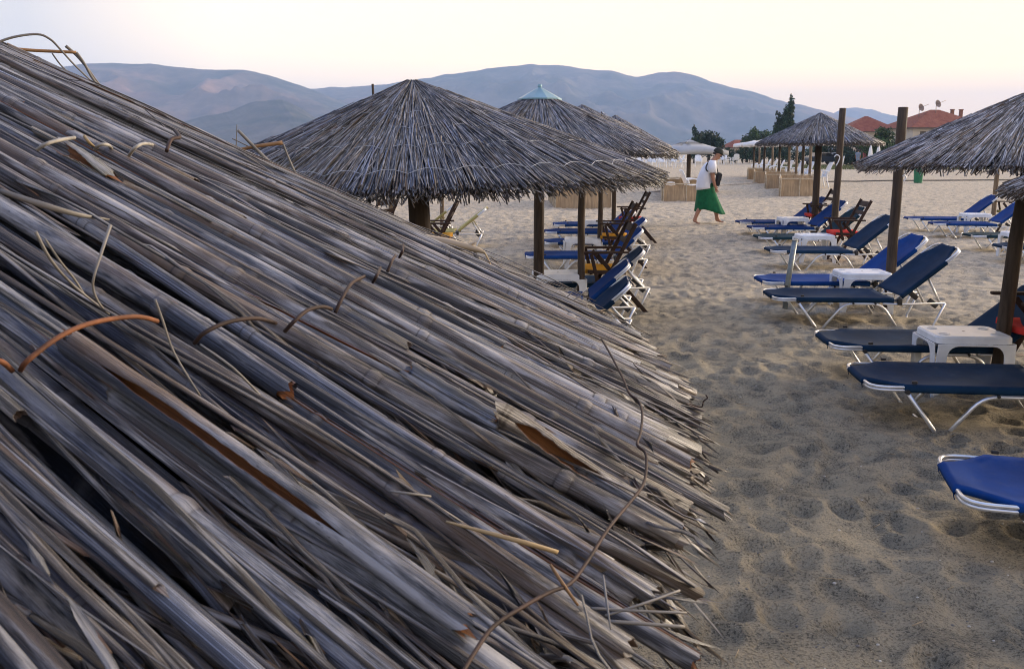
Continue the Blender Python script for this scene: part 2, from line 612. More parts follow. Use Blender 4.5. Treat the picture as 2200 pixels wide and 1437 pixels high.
# main layer
ph = -PI
while ph < PI:
    big = rng.random()
    r = rng.uniform(.0046, .0078) if big > 0.28 else rng.uniform(.0018, .0036)
    if vis(ph):
        cone_reed(rs, FG, ph, rng.normal(0, .020), rng.uniform(.08, .36), 1 + rng.normal(-.018, .013), rng.uniform(-.005, .008), rng.uniform(-.006, .004), r, 12, 16,
                  split=(rng.uniform(.3, .8) if rng.random() < .12 else 0), rag=.0013)
        ph += r * rng.uniform(1.8, 3.6) / FG.R
    else:
        cone_reed(rs, FG, ph, rng.normal(0, .03), rng.uniform(.06, .3), 1 + rng.normal(.0, .03), .003, .003, r, 6, 6, nodes=False)
        ph += r * 2.8 / FG.R
# loose upper reeds and half-round splits lying on top
for _ in range(110):
    ph = rng.uniform(R(-50), R(50))
    t0 = rng.uniform(.12, .7)
    r = rng.uniform(.0022, .0062)
    cone_reed(rs, FG, ph, rng.normal(0, .018), t0, min(.985, t0 + rng.uniform(.25, .7)), rng.uniform(.006, .012), rng.uniform(.003, .008), r, 12, 14,
              split=(rng.uniform(.4, .9) if rng.random() < .15 else 0), rag=.002)
# flat leaf sheaths and splinters lying along the reeds
for _ in range(850):
    ph = rng.uniform(R(-52), R(55))
    t0 = rng.uniform(.15, .97)
    cone_reed(rs, FG, ph, rng.normal(0, .012), t0, min(.995, t0 + rng.uniform(.08, .45)), rng.uniform(.004, .012), rng.uniform(.001, .010), rng.uniform(.0005, .0026), 5, 9,
              nodes=False, tint=pick(1.15), flat=.35, wave=.006, rag=.004)
# frayed, broken ends along the rim
for _ in range(3200):
    ph = rng.uniform(R(-60), R(62)) if rng.random() < .9 else rng.uniform(-PI, PI)
    t0 = rng.uniform(.85, .965)
    brown = np.array([.16, .105, .06]) * rng.uniform(.4, 1.5)
    cone_reed(rs, FG, ph, rng.normal(0, .016), t0, min(t0 + rng.uniform(.03, .10), rng.uniform(.97, 1.008)), rng.uniform(-.018, .005), rng.uniform(-.030, .004), rng.uniform(.0005, .0028), 5, 5,
              nodes=False, tint=brown if rng.random() < .65 else pick(), flat=.5, wave=.004, rag=.008, droop=rng.uniform(0, .012))
# some whole reeds that stick out past the rim
for _ in range(70):
    ph = rng.uniform(R(-58), R(55))
    cone_reed(rs, FG, ph, rng.normal(0, .02), rng.uniform(.82, .9), rng.uniform(.96, 1.0), rng.uniform(-.02, .0), rng.uniform(-.03, .006), rng.uniform(.003, .0065), 9, 6,
              nodes=False, tint=np.array([.17, .12, .075]) * rng.uniform(.5, 1.3), rag=.002)
# crown bundle round the apex
for _ in range(150):
    ph = rng.uniform(-PI, PI)
    cone_reed(rs, FG, ph, rng.normal(0, .2), rng.uniform(.0, .05), rng.uniform(.12, .4), .012, .010, rng.uniform(.004, .008), 6, 5, nodes=False)
thatch = rs.build('thatch', M['reed'], fgroot)

lin = MB()
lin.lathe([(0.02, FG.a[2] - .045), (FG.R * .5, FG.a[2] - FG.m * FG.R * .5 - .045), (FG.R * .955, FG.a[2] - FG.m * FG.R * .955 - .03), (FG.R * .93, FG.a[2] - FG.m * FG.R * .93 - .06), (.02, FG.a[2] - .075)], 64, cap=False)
lin.build('shade_underlay', M['shade_lining'], fgroot)
for k in range(8):
    d, n, b = FG.frame(k * PI / 4 + .2)
    MB().tube([FG.p(k * PI / 4 + .2, .02, -.10), FG.p(k * PI / 4 + .2, .93, -.10)], .02, 8).build('rafter', M['post'], fgroot)
MB().tube([(0, 0, -.3), (0.01, 0, 1.0), (0, 0, FG.a[2] - .06)], [.062, .06, .055], 14).build('pole', M['post'], fgroot)


def onroof(pts, h):
    F2 = Cone(FG.a + OFF, FG.m, FG.R)
    hh = h if hasattr(h, '__len__') else [h] * len(pts)
    return loc([F2.hit(x, y, q) for (x, y), q in zip(pts, hh)])


def smooth_path(P, k=5):
    P = [Vector([float(c) for c in p]) for p in P]
    out = []
    for i in range(len(P) - 1):
        p0, p1, p2, p3 = P[max(i - 1, 0)], P[i], P[i + 1], P[min(i + 2, len(P) - 1)]
        for j in range(k):
            t = j / k
            out.append(0.5 * ((2 * p1) + (p2 - p0) * t + (2 * p0 - 5 * p1 + 4 * p2 - p3) * t * t + (3 * p1 - p0 - 3 * p2 + p3) * t ** 3))
    out.append(P[-1])
    return out


def wire(pts, h, r, mat, name='binding_wire', label=None):
    h = [q + .010 for q in h]
    o = MB().tube(smooth_path(onroof(pts, h)), r, 7).build(name, M[mat], fgroot)
    if label: o['label'] = label


# staples of wire that hold the reed mats
wire([(44, 795), (62, 772), (130, 722), (200, 693), (290, 680), (338, 690)], [.004, .012, .017, .018, .015, .006], .0013, 'rustbright', label='long orange rusty wire loop')
wire([(-30, 770), (5, 778), (26, 796)], [.012, .012, .004], .0013, 'rustbright')
wire([(418, 737), (440, 714), (490, 692), (550, 684), (592, 694)], [.003, .012, .016, .015, .005], .0013, 'rust')
wire([(612, 712), (632, 690), (660, 667), (692, 659), (712, 664)], [.003, .012, .016, .015, .005], .0013, 'rust')
wire([(720, 672), (735, 640), (756, 608), (783, 594)], [.003, .012, .014, .006], .0013, 'rust')
wire([(801, 607), (810, 590), (817, 575)], [.004, .012, .006], .0013, 'rust')
wire([(832, 584), (842, 560), (849, 550)], [.004, .012, .006], .0013, 'rust')
wire([(858, 553), (865, 538), (866, 526)], [.004, .012, .006], .0013, 'rust')
wire([(276, 336), (290, 318), (308, 309), (327, 311)], [.006, .018, .020, .010], .0014, 'twine', 'binding_twine')
wire([(203, 321), (216, 311), (232, 312), (240, 319)], [.006, .014, .014, .006], .0013, 'twine', 'binding_twine')
wire([(80, 322), (100, 309), (130, 301), (160, 296)], [.006, .014, .016, .014], .0014, 'twine', 'binding_twine')
wire([(358, 325), (368, 300), (386, 295), (376, 281)], [.006, .014, .016, .012], .0018, 'rust')
wire([(1292, 728), (1312, 762), (1338, 812), (1352, 845), (1372, 862), (1380, 890), (1376, 930), (1369, 955), (1386, 972), (1389, 1000), (1382, 1040), (1352, 1080), (1325, 1112), (1300, 1145), (1262, 1205), (1225, 1253), (1180, 1272), (1120, 1305), (1060, 1345), (1020, 1400), (990, 1450), (960, 1500)],
     [.010] * 22, .00095, 'rust', 'eave_wire', 'thin rusty wire running across the reeds near the rim')


def blade(pts, h, r, mat, name='loose_straw', label=None, sx=1.0, k=4):
    r = np.asarray(r) * .66 * np.ones(2 if not hasattr(r, '__len__') else 1)
    h = [q + .006 for q in h]
    o = MB().tube(smooth_path(onroof(pts, h), k), r, 6, sx=sx).build(name, M[mat], fgroot)
    if label: o['label'] = label


blade([(958, 1120), (1040, 1142), (1130, 1166), (1198, 1186)], [.012, .016, .018, .014], [.0009, .0016, .0021, .0019], 'straw', label='flat yellow straw lying across the reeds', sx=.4)
blade([(1296, 1238), (1303, 1290), (1312, 1352)], [.020, .018, .012], [.0018, .0022, .0012], 'strawgrey', sx=.4)
blade([(1182, 1212), (1210, 1255), (1242, 1300)], [.018, .015, .010], [.0013, .0018, .0012], 'straworange', sx=.4)
blade([(1300, 1322), (1380, 1297), (1460, 1268)], [.004, .012, .016], .0010, 'strawgrey')
blade([(1270, 1306), (1370, 1312), (1475, 1316)], [.004, .010, .014], .0010, 'strawgrey')
blade([(1310, 1334), (1390, 1340), (1470, 1346)], [.004, .008, .010], .0013, 'strawgrey')
blade([(838, 1055), (880, 1060), (925, 1066)], [.010, .014, .012], .0009, 'strawgrey')
blade([(237, 484), (222, 530), (203, 590), (200, 620), (212, 650), (230, 672)], [.05, .042, .03, .022, .014, .006], [.0016, .0014, .0011, .0010, .0009, .0008], 'strawgrey')
blade([(76, 497), (110, 560), (160, 615), (235, 675)], [.05, .036, .02, .006], [.0012, .0012, .0010, .0008], 'strawgrey')
blade([(96, 512), (128, 560), (160, 600), (185, 640)], [.04, .03, .018, .006], [.0008, .0010, .0010, .0008], 'strawgrey')
blade([(333, 643), (350, 690), (375, 760), (430, 850)], [.045, .035, .02, .006], [.0009, .0009, .0008, .0007], 'strawgrey')
blade([(430, 740), (500, 790), (560, 850)], [.02, .018, .006], [.0008, .0010, .0008], 'strawgrey')
blade([(0, 410), (90, 440), (170, 462), (235, 472)], [.012, .016, .014, .008], [.0025, .0035, .0025, .0010], 'strawgrey', sx=.3)
blade([(180, 292), (195, 310), (212, 322)], [.02, .016, .006], [.0022, .002, .0015], 'straw', sx=.4)


def free_path(pts, dd):
    """photo points at given distances from the camera"""
    return loc([CAMP + ray(x, y) * q for (x, y), q in zip(pts, dd)])


def stalk(pts, dd, r, mat, name='loose_stalk', k=5, sx=1.0, label=None):
    if mat != 'bamboo' and name != 'cane_node': r = np.asarray(r) * .68 * np.ones(2 if not hasattr(r, '__len__') else 1)
    o = MB().tube(smooth_path(free_path(pts, dd), k), r, 7, sx=sx).build(name, M[mat], fgroot)
    if label: o['label'] = label


# bent stalks standing off the upper left edge
FGW = Cone(FG.a + OFF, FG.m, FG.R)


def roofdist(x, y): return float(np.linalg.norm(FGW.hit(x, y) - CAMP))


D1 = roofdist(238, 207)
stalk([(-15, 95), (30, 80), (80, 74), (108, 85), (130, 107), (160, 140), (200, 178), (225, 198)], [D1] * 8, [.0022, .0022, .0021, .0020, .0018, .0016, .0015, .0012], 'strawgrey', label='thin bent stalk looping above the roof edge')
stalk([(-10, 101), (60, 108), (120, 111), (164, 113)], [D1 + .02] * 4, [.0030, .0030, .0030, .0028], 'straworange', k=3, label='orange broken stalk with a sharp bend')
stalk([(164, 113), (180, 135), (200, 170), (225, 197), (252, 213)], [D1 + .02] * 5, [.0026, .0024, .0024, .0022, .0015], 'strawgrey')
stalk([(141, 99), (165, 120), (190, 150), (212, 180), (240, 208)], [D1 + .03] * 5, [.0030, .0026, .0022, .0022, .0018], 'strawgrey')
stalk([(112, 115), (135, 145), (170, 172), (215, 200)], [D1 + .04] * 4, [.0014, .0014, .0014, .0012], 'strawgrey')
stalk([(0, 97), (40, 118), (85, 133), (110, 150), (170, 175)], [D1 + .02] * 5, [.0025, .003, .0028, .002, .0012], 'straw', sx=.4)
# the broken cane and stalks at the middle of the roof edge
D2 = roofdist(642, 392)
stalk([(511, 280), (545, 315), (580, 350), (610, 375), (640, 390)], [D2] * 5, [.0030, .0032, .0038, .0042, .0045], 'strawgrey')
stalk([(512, 322), (555, 314), (607, 307)], [D2 + .01] * 3, [.0030, .0036, .0044], 'straworange', k=3, label='short orange cane bent over at the roof edge')
stalk([(607, 307), (620, 340), (634, 372), (645, 392)], [D2 + .01] * 4, [.0022, .0022, .0026, .0030], 'strawgrey')
stalk([(509, 268), (508, 300), (507, 322)], [D2 + .01] * 3, [.0008, .0010, .0010], 'strawgrey')
stalk([(499, 298), (520, 308), (560, 330), (600, 368), (640, 392)], [D2 + .01] * 5, [.0012, .0012, .0013, .0015, .0015], 'strawgrey')
stalk([(360, 285), (420, 302), (470, 320), (508, 326)], [D2 - .02] * 4, [.0028, .0050, .0062, .0028], 'strawgrey', sx=.6)
# the pale cane lifting off the right edge, with its torn leaf
D3 = roofdist(960, 548)
stalk([(850, 497), (900, 512), (922, 516), (975, 525), (1020, 535), (1042, 543)], [D3] * 6, [.004, .0062, .0064, .0058, .004, .0015], 'bamboo', 'lifted_cane', label='pale cane lifting off the right roof edge')
stalk([(918, 512), (921, 519), (924, 524)], [D3 - .001] * 3, [.0066] * 3, 'rust', 'cane_node', k=2)
stalk([(1040, 541), (1050, 560), (1060, 587)], [D3] * 3, [.0014, .0018, .0010], 'straw')
stalk([(1018, 541), (1026, 555), (1032, 572)], [D3] * 3, [.003, .0045, .0012], 'strawgrey', sx=.4)
stalk([(985, 541), (1010, 555), (1035, 575)], [D3] * 3, [.001, .001, .0007], 'strawgrey')
stalk([(960, 532), (1000, 528), (1022, 521)], [D3] * 3, [.002, .0022, .001], 'bamboo')
# straw tuft on the far rim beside the near lounger
for k in range(16):
    a = rng.uniform(-30, 30); q = roofdist(1250, 668) + rng.uniform(-.03, .03)
    x0, y0 = 1175 + rng.uniform(0, 70), 648 + rng.uniform(0, 30)
    stalk([(x0, y0), (x0 + 45, y0 + 8 + a * .2), (x0 + 90 + a, y0 + 16 + a * .6)], [q, q, q], [.0016, .0018, .0010], ('straw', 'straworange', 'strawgrey')[k % 3], 'tuft_straw', k=3)
stalk([(1214, 657), (1240, 640), (1262, 622)], [roofdist(1214, 657)] * 3, [.0012, .0011, .0008], 'strawgrey')
stalk([(1199, 653), (1225, 632), (1240, 615)], [roofdist(1214, 657)] * 3, [.0012, .0011, .0008], 'strawgrey')
# hooked wire end at the rim
stalk([(1474, 866), (1495, 872), (1508, 874), (1511, 862), (1520, 855), (1516, 848)], [roofdist(1474, 870)] * 6, .0010, 'rust', 'wire_end', k=3)

# the hero reeds: one split open along its length, one broken off and rising
def heroreed(pts, h, r, split, tint, name_nodes=(), label=None):
    hero = Reeds()
    P = np.array([list(p) for p in smooth_path(onroof(pts, h), 10)])
    d, n, b = FG.frame(math.atan2(P[-1][1], P[-1][0]))
    L = np.concatenate([[0], np.cumsum(np.linalg.norm(np.diff(P, axis=0), axis=1))]); s = L / L[-1]
    nd = np.zeros(len(s))
    for q in name_nodes: nd = np.maximum(nd, np.exp(-((s - q) / .012) ** 2))
    op = np.array([split(x) for x in s]); op = np.clip(op * (1 + .10 * np.sin(s * 70) + .06 * np.sin(s * 173)), 0.02, 5)
    to_cam = (CAMP - OFF) - P.mean(0); ang = math.atan2(to_cam @ n, to_cam @ b)
    hero.add(P, np.broadcast_to(r, s.shape) * (1 + .03 * np.sin(s * 30)), b, n, 16, tint, nd, 1.0, op, ang + .12, .005)
    o = hero.build('split_reed' if split(.5) > .1 else 'cut_reed', M['reed'], fgroot)
    if label: o['label'] = label


heroreed([(150, 735), (240, 797), (400, 905), (560, 1020), (700, 1120), (830, 1215), (1000, 1340)], .015, .0062, lambda s: .70 * min(1, max(0, (s - .1) * 8), max(0, (.74 - s) * 8)), (.10, .095, .10), (), 'dark reed split open along its length, orange inside')
heroreed([(1075, 888), (1130, 920), (1220, 985), (1300, 1035), (1350, 1062), (1400, 1085)], [.030, .024, .015, .008, .002, -.006], np.linspace(.0070, .0052, 51), lambda s: 1.25 * min(1, max(0, (s - .10) * 12), max(0, (.70 - s) * 7)), (.30, .235, .175), (.02, .05), 'pale broken reed rising from the roof, its inside rusty brown')
heroreed([(880, 800), (960, 848), (1020, 882), (1078, 915)], .012, .0070, lambda s: .02, (.17, .165, .17), (.4,))
heroreed([(142, 322), (185, 346), (240, 388)], [.016, .015, .010], .0065, lambda s: 1.7 * max(.05, 1 - 1.3 * s), (.36, .31, .21))


# ------------------------------------------------------------------ the other thatched umbrellas
def make_umbrella(loc_, rim, apex_z, eave_z, label, pole_r=.055, count=1500, layers=5, cap=False, wires=0, lean=(0, 0), stick=False, rz=0.0, tone=1.0, pole_name='pole', mat='reed_mid'):
    root = thing('reed_umbrella', loc_, rz, label, 'umbrella', 'thatched reed umbrellas')
    cn = Cone((lean[0], lean[1], apex_z), (apex_z - eave_z) / rim, rim)
    q = Reeds()
    w = 2 * PI * rim / count * layers
    for k in range(count):
        lay = k % layers
        ph = 2 * PI * (k // layers) / (count // layers) + rng.normal(0, .01)
        if lay == 0: t0, t1 = rng.uniform(.01, .06) + (.12 if cap else 0), 1 + rng.normal(-.01, .014)
        else:
            t1 = 1 + rng.normal(-.01, .014) if rng.random() < .5 else rng.uniform(.4, .99)
            t0 = max(.13 if cap else .01, t1 - rng.uniform(.25, .8))
        r = w * rng.uniform(.20, .48)
        cone_reed(q, cn, ph, rng.normal(0, .028), t0, t1, rng.uniform(0, .014) + .003 * lay, rng.uniform(-.008, .010) + .002 * lay, r * (0.8 if t1 < .6 else 1), 5, 5, nodes=False,
                  tint=pick(tone) * np.array([.92, .97, 1.08]) * (2.4 if rng.random() < .11 else .72), wave=.004, flat=.8, rag=.003, droop=rng.uniform(0, .02))
    # frayed eave
    for k in range(int(count * .8)):
        ph = rng.uniform(-PI, PI); t0 = rng.uniform(.88, .97)
        cone_reed(q, cn, ph, rng.normal(0, .03), t0, min(t0 + rng.uniform(.04, .115), rng.uniform(.985, 1.03)), rng.uniform(-.03, .004), rng.uniform(-.055, .0), w * rng.uniform(.14, .42), 4, 3, nodes=False,
                  tint=np.array([.10, .082, .068]) * rng.uniform(.3, 1.4), wave=.003, flat=.7, rag=.003, droop=rng.uniform(0, .012))
    # crown
    if not cap:
        for k in range(90):
            ph = rng.uniform(-PI, PI)
            cone_reed(q, cn, ph, rng.normal(0, .3), rng.uniform(-.005, .02), rng.uniform(.1, .3), rng.uniform(.006, .02), .012, w * rng.uniform(.3, .6), 4, 4, nodes=False, tint=pick(tone))
    q.build('thatch', M[mat], root)
    a = cn.a
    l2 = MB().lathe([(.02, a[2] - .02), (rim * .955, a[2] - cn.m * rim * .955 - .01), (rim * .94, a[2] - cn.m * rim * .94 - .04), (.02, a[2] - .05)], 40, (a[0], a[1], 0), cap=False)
    l2.build('shade_underlay', M['shade_lining'], root)
    for k in range(8):
        MB().tube([cn.p(k * PI / 4 + .3, .02, -.06), cn.p(k * PI / 4 + .3, .93, -.06)], .016, 6).build('rafter', M['post'], root)
    MB().tube([(0, 0, -.3), (lean[0] * .4, lean[1] * .4, apex_z * .5), (lean[0], lean[1], apex_z - .03)], [pole_r * 1.05, pole_r, pole_r * .95], 14).build(pole_name, M['post'], root)
    for k in range(wires):
        t = (.38, .53, .70, .90)[k % 4]
        pts = []
        nsc = int(12 + t * 34)
        for i in range(nsc * 6):
            ph = 2 * PI * i / (nsc * 6)
            u = (i % 6) / 6
            pts.append(cn.p(ph, t - .022 * math.sin(PI * u) + .004 * math.sin(ph * 7), .021 + .010 * math.sin(PI * u)))
        MB().tube(pts + [pts[0]], .0016, 5).build('binding_wire', M['wire'], root)
    if cap:
        c = MB()
        r1, z1, z0 = .215, a[2] - cn.m * .215 + .048, a[2] + .075
        n = 10
        vs = [(a[0], a[1], z0)] + [(a[0] + r1 * math.cos(2 * PI * i / n), a[1] + r1 * math.sin(2 * PI * i / n), z1) for i in range(n)] + [(a[0] + r1 * math.cos(2 * PI * i / n), a[1] + r1 * math.sin(2 * PI * i / n), z1 - .012) for i in range(n)]
        c.add(vs, [(0, 1 + i, 1 + (i + 1) % n) for i in range(n)] + [(1 + i, 1 + n + i, 1 + n + (i + 1) % n, 1 + (i + 1) % n) for i in range(n)])
        c.tube([(a[0], a[1], z0 - .02), (a[0], a[1], z0 + .02)], .02, 8)
        c.build('metal_cap', M['steelpaint'], root)
    if stick:
        MB().tube([(a[0] - .02, a[1], a[2] - .1), (a[0] - .02, a[1], a[2] + .05)], .012, 6).build('peak_stick', M['post'], root)
    return root


def umb(px, y, rim, az, ez, label, **kw):
    return make_umbrella(atd(px, y), rim, az, ez, label, **kw)


U2 = umb(899, 5.1, 1.38, 1.965, 1.43, 'large grey thatched umbrella in the middle, behind the foreground roof, with pale wire loops', count=7200, layers=9, wires=4, pole_r=.062)
U2.rotation_euler.y = R(-2.0); U2.location.x += .07
MB().tube([(-.30, .5, 1.72), (-.30, .5, 2.02)], .008, 6).build('peak_stick', M['post'], U2)
MB().tube([(-.285, .5, 1.72), (-.285, .5, 1.93)], .008, 6).build('peak_stick', M['post'], U2)
umb(1157, 8.75, 1.33, 2.14, 1.585, 'grey thatched umbrella with a pale blue metal cap on its peak', count=3000, layers=6, cap=True, pole_r=.052)
umb(1247, 12.4, 1.27, 2.20, 1.575, 'thatched umbrella just behind the blue capped one', count=1500, layers=5, pole_r=.04)
umb(1290, 15.8, 1.24, 2.23, 1.60, 'thatched umbrella with a short stick poking from its peak, between two other peaks', count=1200, layers=5, pole_r=.035, stick=True)
umb(1318, 19.0, 1.17, 2.32, 1.69, 'farthest thatched umbrella of the row behind the blue capped one', count=1000, layers=4, pole_r=.045)
umb(595, 20.0, 1.30, 1.90, 1.35, 'small distant thatched umbrella left of the large middle umbrella', count=800, layers=4, pole_r=.05)
U8 = umb(2136, 5.93, 1.10, 1.995, 1.515, 'thatched umbrella at the right side with its rim left of a thick dark pole', count=3400, layers=6, pole_r=.047, lean=(.14, 0), tone=1.1, mat='reed_tan')
umb(2672, 4.4, 1.22, 1.93, 1.40, 'thatched umbrella cut off by the right picture edge, only its rim corner showing', count=2600, layers=6, pole_r=.055, mat='reed_tan')
umb(1748, 16.6, 1.12, 2.27, 1.74, 'dark thatched umbrella beside the tall dark posts, in front of the cypress', count=1300, layers=5, pole_r=.062, tone=.8)


# ------------------------------------------------------------------ sun loungers
RZ = .245          # rail height
LW = .29           # half width


def make_lounger(fab, label, group, back_a=40, back_l=.73, seat=1.16):
    root = thing('sun_lounger', (0, 0, 0), 0, label, 'sun lounger', group)
    ca, sa = math.cos(R(back_a)), math.sin(R(back_a))
    # seat frame: two stacked tubes bent round the foot end
    f = MB()
    for dz in (-.009, .009):
        pts = roundpath([(seat + .03, -LW, RZ + dz), (0, -LW, RZ + dz - .004), (0, LW, RZ + dz - .004), (seat + .03, LW, RZ + dz)], .10, 7)
        f.tube(pts, .0092, 8)
    f.build('frame', M['alu'], root)
    # back frame
    hb = (seat + .02, RZ + .012)
    f = MB()
    for dn in (-.009, .009):
        def bp(l, y): return (hb[0] + ca * l - sa * dn, y, hb[1] + sa * l + ca * dn)
        f.tube(roundpath([bp(0, -LW), bp(back_l, -LW), bp(back_l, LW), bp(0, LW)], .12, 7), .0092, 8)
    f.build('back_frame', M['alu'], root)

    # sling fabric: wraps the rails, narrows to a tongue at the frame's end bar
    def sling(name, P, L, cut, endw):
        nx, ny = 26, 14
        vs, fs = [], []
        us = np.concatenate([[0, .015], np.linspace(cut * .25, cut, 8), np.linspace(cut + .02, L, nx - 10)])
        for u in us:
            if u <= cut:
                k = u / cut
                hw = endw + (LW + .016 - endw) * (1 - math.cos(k * PI / 2)) ** .8 if k > 0 else endw
                wrap = 0.006 + .016 * max(0, k - .8) * 5 if k < 1 else .022
                if u < .02: wrap = .004
            else:
                hw, wrap = LW + .014, .022
            row = [(-hw + .004, -wrap), (-hw, -wrap * .4), (-hw, .012)]
            for j in range(ny + 1):
                y = -hw + .014 + (2 * hw - .028) * j / ny
                row.append((y, .0215 - .030 * (1 - (y / hw) ** 2) * min(1, u / .12 + .1) * (1 if u < L - .1 else max(.3, (L - u) / .1))))
            row += [(hw, .012), (hw, -wrap * .4), (hw - .004, -wrap)]
            for (y, z) in row: vs.append(P(u, y, z))
        m = ny + 7
        for i in range(len(us) - 1):
            for j in range(m - 1):
                fs.append((i * m + j, i * m + j + 1, (i + 1) * m + j + 1, (i + 1) * m + j))
        # the hem that folds down over the end bar
        e = len(vs)
        for j in range(m):
            p = Vector(vs[j]); vs.append(tuple(p + Vector(P(-.016, 0, -.012)) - Vector(P(0, 0, 0))))
        for j in range(m): vs.append(tuple(Vector(vs[j]) + Vector(P(-.010, 0, -.034)) - Vector(P(0, 0, 0))))
        for j in range(m - 1):
            fs.append((j + 1, j, e + j, e + j + 1)); fs.append((e + j + 1, e + j, e + m + j, e + m + j + 1))
        o = MB().add(vs, fs, 0, True).build(name, fab, root)
        s = o.modifiers.new('solid', 'SOLIDIFY'); s.thickness = .004; s.offset = -1
        return o

    sling('seat_fabric', lambda u, y, z: (u, y, RZ + z), seat - .02, .20, .155)
    sling('back_fabric', lambda u, y, z: (hb[0] + ca * (back_l - u) - sa * z, y, hb[1] + sa * (back_l - u) + ca * z), back_l - .03, .18, .16)
    # front leg: a U bent under the foot end
    zb = RZ - .03
    MB().tube(roundpath([(.20, -LW - .018, zb + .01), (.385, -LW - .018, -.03), (.385, LW + .018, -.03), (.20, LW + .018, zb + .01)], .06), .012, 8).build('front_leg', M['alu'], root)
    for s in (-1, 1):
        y = s * (LW + .016)
        MB().tube(roundpath([(.42, y, -.04), (.62, y, zb - .005), (.96, y, zb - .005), (1.13, y, -.04)], .09), .0125, 8).build('side_arch', M['alu'], root)
        for x in (.70, .90): MB().tube([(x, y - .016, zb), (x, y + .016, zb)], .010, 8).build('rivet', M['black'], root)
        # straight bar from the hinge to the rear leg
        MB().tube([(seat - .12, y, RZ - .03), (seat + .04, y, RZ - .035), (seat + .44, y, RZ - .02)], .010, 8).build('rear_bar', M['alu'], root)
        MB().box((seat + .03, y, RZ - .012), (.045, .03, .06), None, 0, .008).build('hinge', M['black'], root)
        # prop that holds the back up
        MB().tube([(hb[0] + ca * back_l * .50, s * (LW - .06), hb[1] + sa * back_l * .50 - .02), (seat + .46, s * (LW - .06), RZ - .10)], .0105, 8).build('back_prop', M['alu'], root)
        MB().box((seat + .36, s * (LW - .06), RZ - .035), (.10, .02, .05), Matrix.Rotation(R(38), 3, 'Y'), 0, .006).build('ratchet', M['black'], root)
    MB().tube(roundpath([(seat + .44, -LW - .016, RZ - .02), (seat + .33, -LW - .016, -.03), (seat + .33, LW + .016, -.03), (seat + .44, LW + .016, RZ - .02)], .05), .0115, 8).build('rear_leg', M['alu'], root)
    for s in (-1, 1):
        MB().tube([(.20, s * (LW + .032), zb + .012), (.20, s * (LW + .002), zb + .012)], .014, 10).build('rivet', M['black'], root)
        MB().box((.24, s * (LW + .004), RZ + .036), (.03, .016, .016), None, 0, .004).build('fabric_clip', M['black'], root)
    return root


GR_R, GR_L, GR_F = 'loungers right of the sandy path', 'loungers under the middle umbrellas', 'loungers by the far right umbrella'
# near-side foot corner in the photo (column, row), yaw, fabric, label
LOUNGERS = [
    (2060, 1083, -15, 'blue', GR_R, 'bright blue sun lounger cut by the right picture edge, only its foot end showing'),
    (1862, 832, -6, 'navy', GR_R, 'navy sun lounger in front of the nearest stool table, its head outside the picture'),
    (1786, 747, -4, 'navy', GR_R, 'navy sun lounger just behind the nearest white stool table'),
    (1661, 643, -3, 'navy', GR_R, 'navy sun lounger with raised back, its foot end crossing the thin grey pipe'),
    (1641, 609, -1, 'blue', GR_R, 'blue sun lounger with raised back behind a white stool table and the tall post'),
    (1657, 541, -2, 'navy', GR_R, 'navy sun lounger with raised back in front of the red canvas chair'),
    (1631, 512, -1, 'green', GR_R, 'dark green sun lounger partly hidden behind a white stool table and red chair'),
    (1617, 491, 0, 'blue', GR_R, 'blue sun lounger with raised back crossing behind the second tall post'),
    (1591, 479, 0, 'blue', GR_R, 'blue sun lounger at the far end of the right row, beside the farthest red chair'),
    (925, 705, -4, 'navy', GR_L, 'navy sun lounger mostly hidden by the foreground reed roof, only its back showing'),
    (986, 650, -4, 'blue', GR_L, 'blue sun lounger with white back rails just above the foreground roof edge'),
    (1062, 612, -2, 'navy', GR_L, 'navy sun lounger behind the post of the blue capped umbrella'),
    (1127, 553, 0, 'blue', GR_L, 'blue sun lounger with a white side arch, reaching farthest left of its row'),
    (1168, 523, 0, 'blue', GR_L, 'blue sun lounger behind the middle white stool table of its row'),
    (1170, 500, 0, 'blue', GR_L, 'blue sun lounger before the farthest stool table of its row'),
    (1189, 484, 0, 'blue', GR_L, 'blue sun lounger farthest back in its row, next to a red chair'),
]
FAR_L = [
    (8.10, 17.9, -8, 'blue', 'blue sun lounger at the far right, farther of the pair at a stool table'),
    (8.00, 16.6, -9, 'blue', 'blue sun lounger at the far right, nearer of the pair at a stool table'),
    (7.47, 14.2, -5, 'green', 'dark green sun lounger at the far right passing behind the thick dark pole'),
    (7.05, 12.5, -6, 'navy', 'navy sun lounger at the right edge, emerging from behind the thick dark pole'),
]
PROTO = {}
for (px, py, yaw, fab, gr, lab) in LOUNGERS:
    left = gr == GR_L
    key = (fab, left)
    p = at(px, py, RZ)
    a = R(yaw)
    o = np.array([p[0] + .025 - math.sin(a) * LW, p[1] + math.cos(a) * LW, 0])
    if key not in PROTO:
        PROTO[key] = make_lounger(M[fab], lab, gr, *((42, .50, 1.12) if left else (40, .71, 1.09)))
        PROTO[key].location = o; PROTO[key].rotation_euler.z = a
    else:
        dup(PROTO[key], o, a, lab, gr)
for (x, y, yaw, fab, lab) in FAR_L:
    dup(PROTO[(fab, False)], (x, y + LW, 0), R(yaw), lab, GR_F)
YL = make_lounger(M['cream'], 'pale yellow sun lounger under the middle umbrella, right of the wooden chair', 'pale yellow loungers', 38, .62, 1.1)
YL.location = atd(845, 15.2)
dup(YL, atd(790, 16.2), 0, 'pale yellow sun lounger under the middle umbrella, its back near the dark trunk', 'pale yellow loungers')


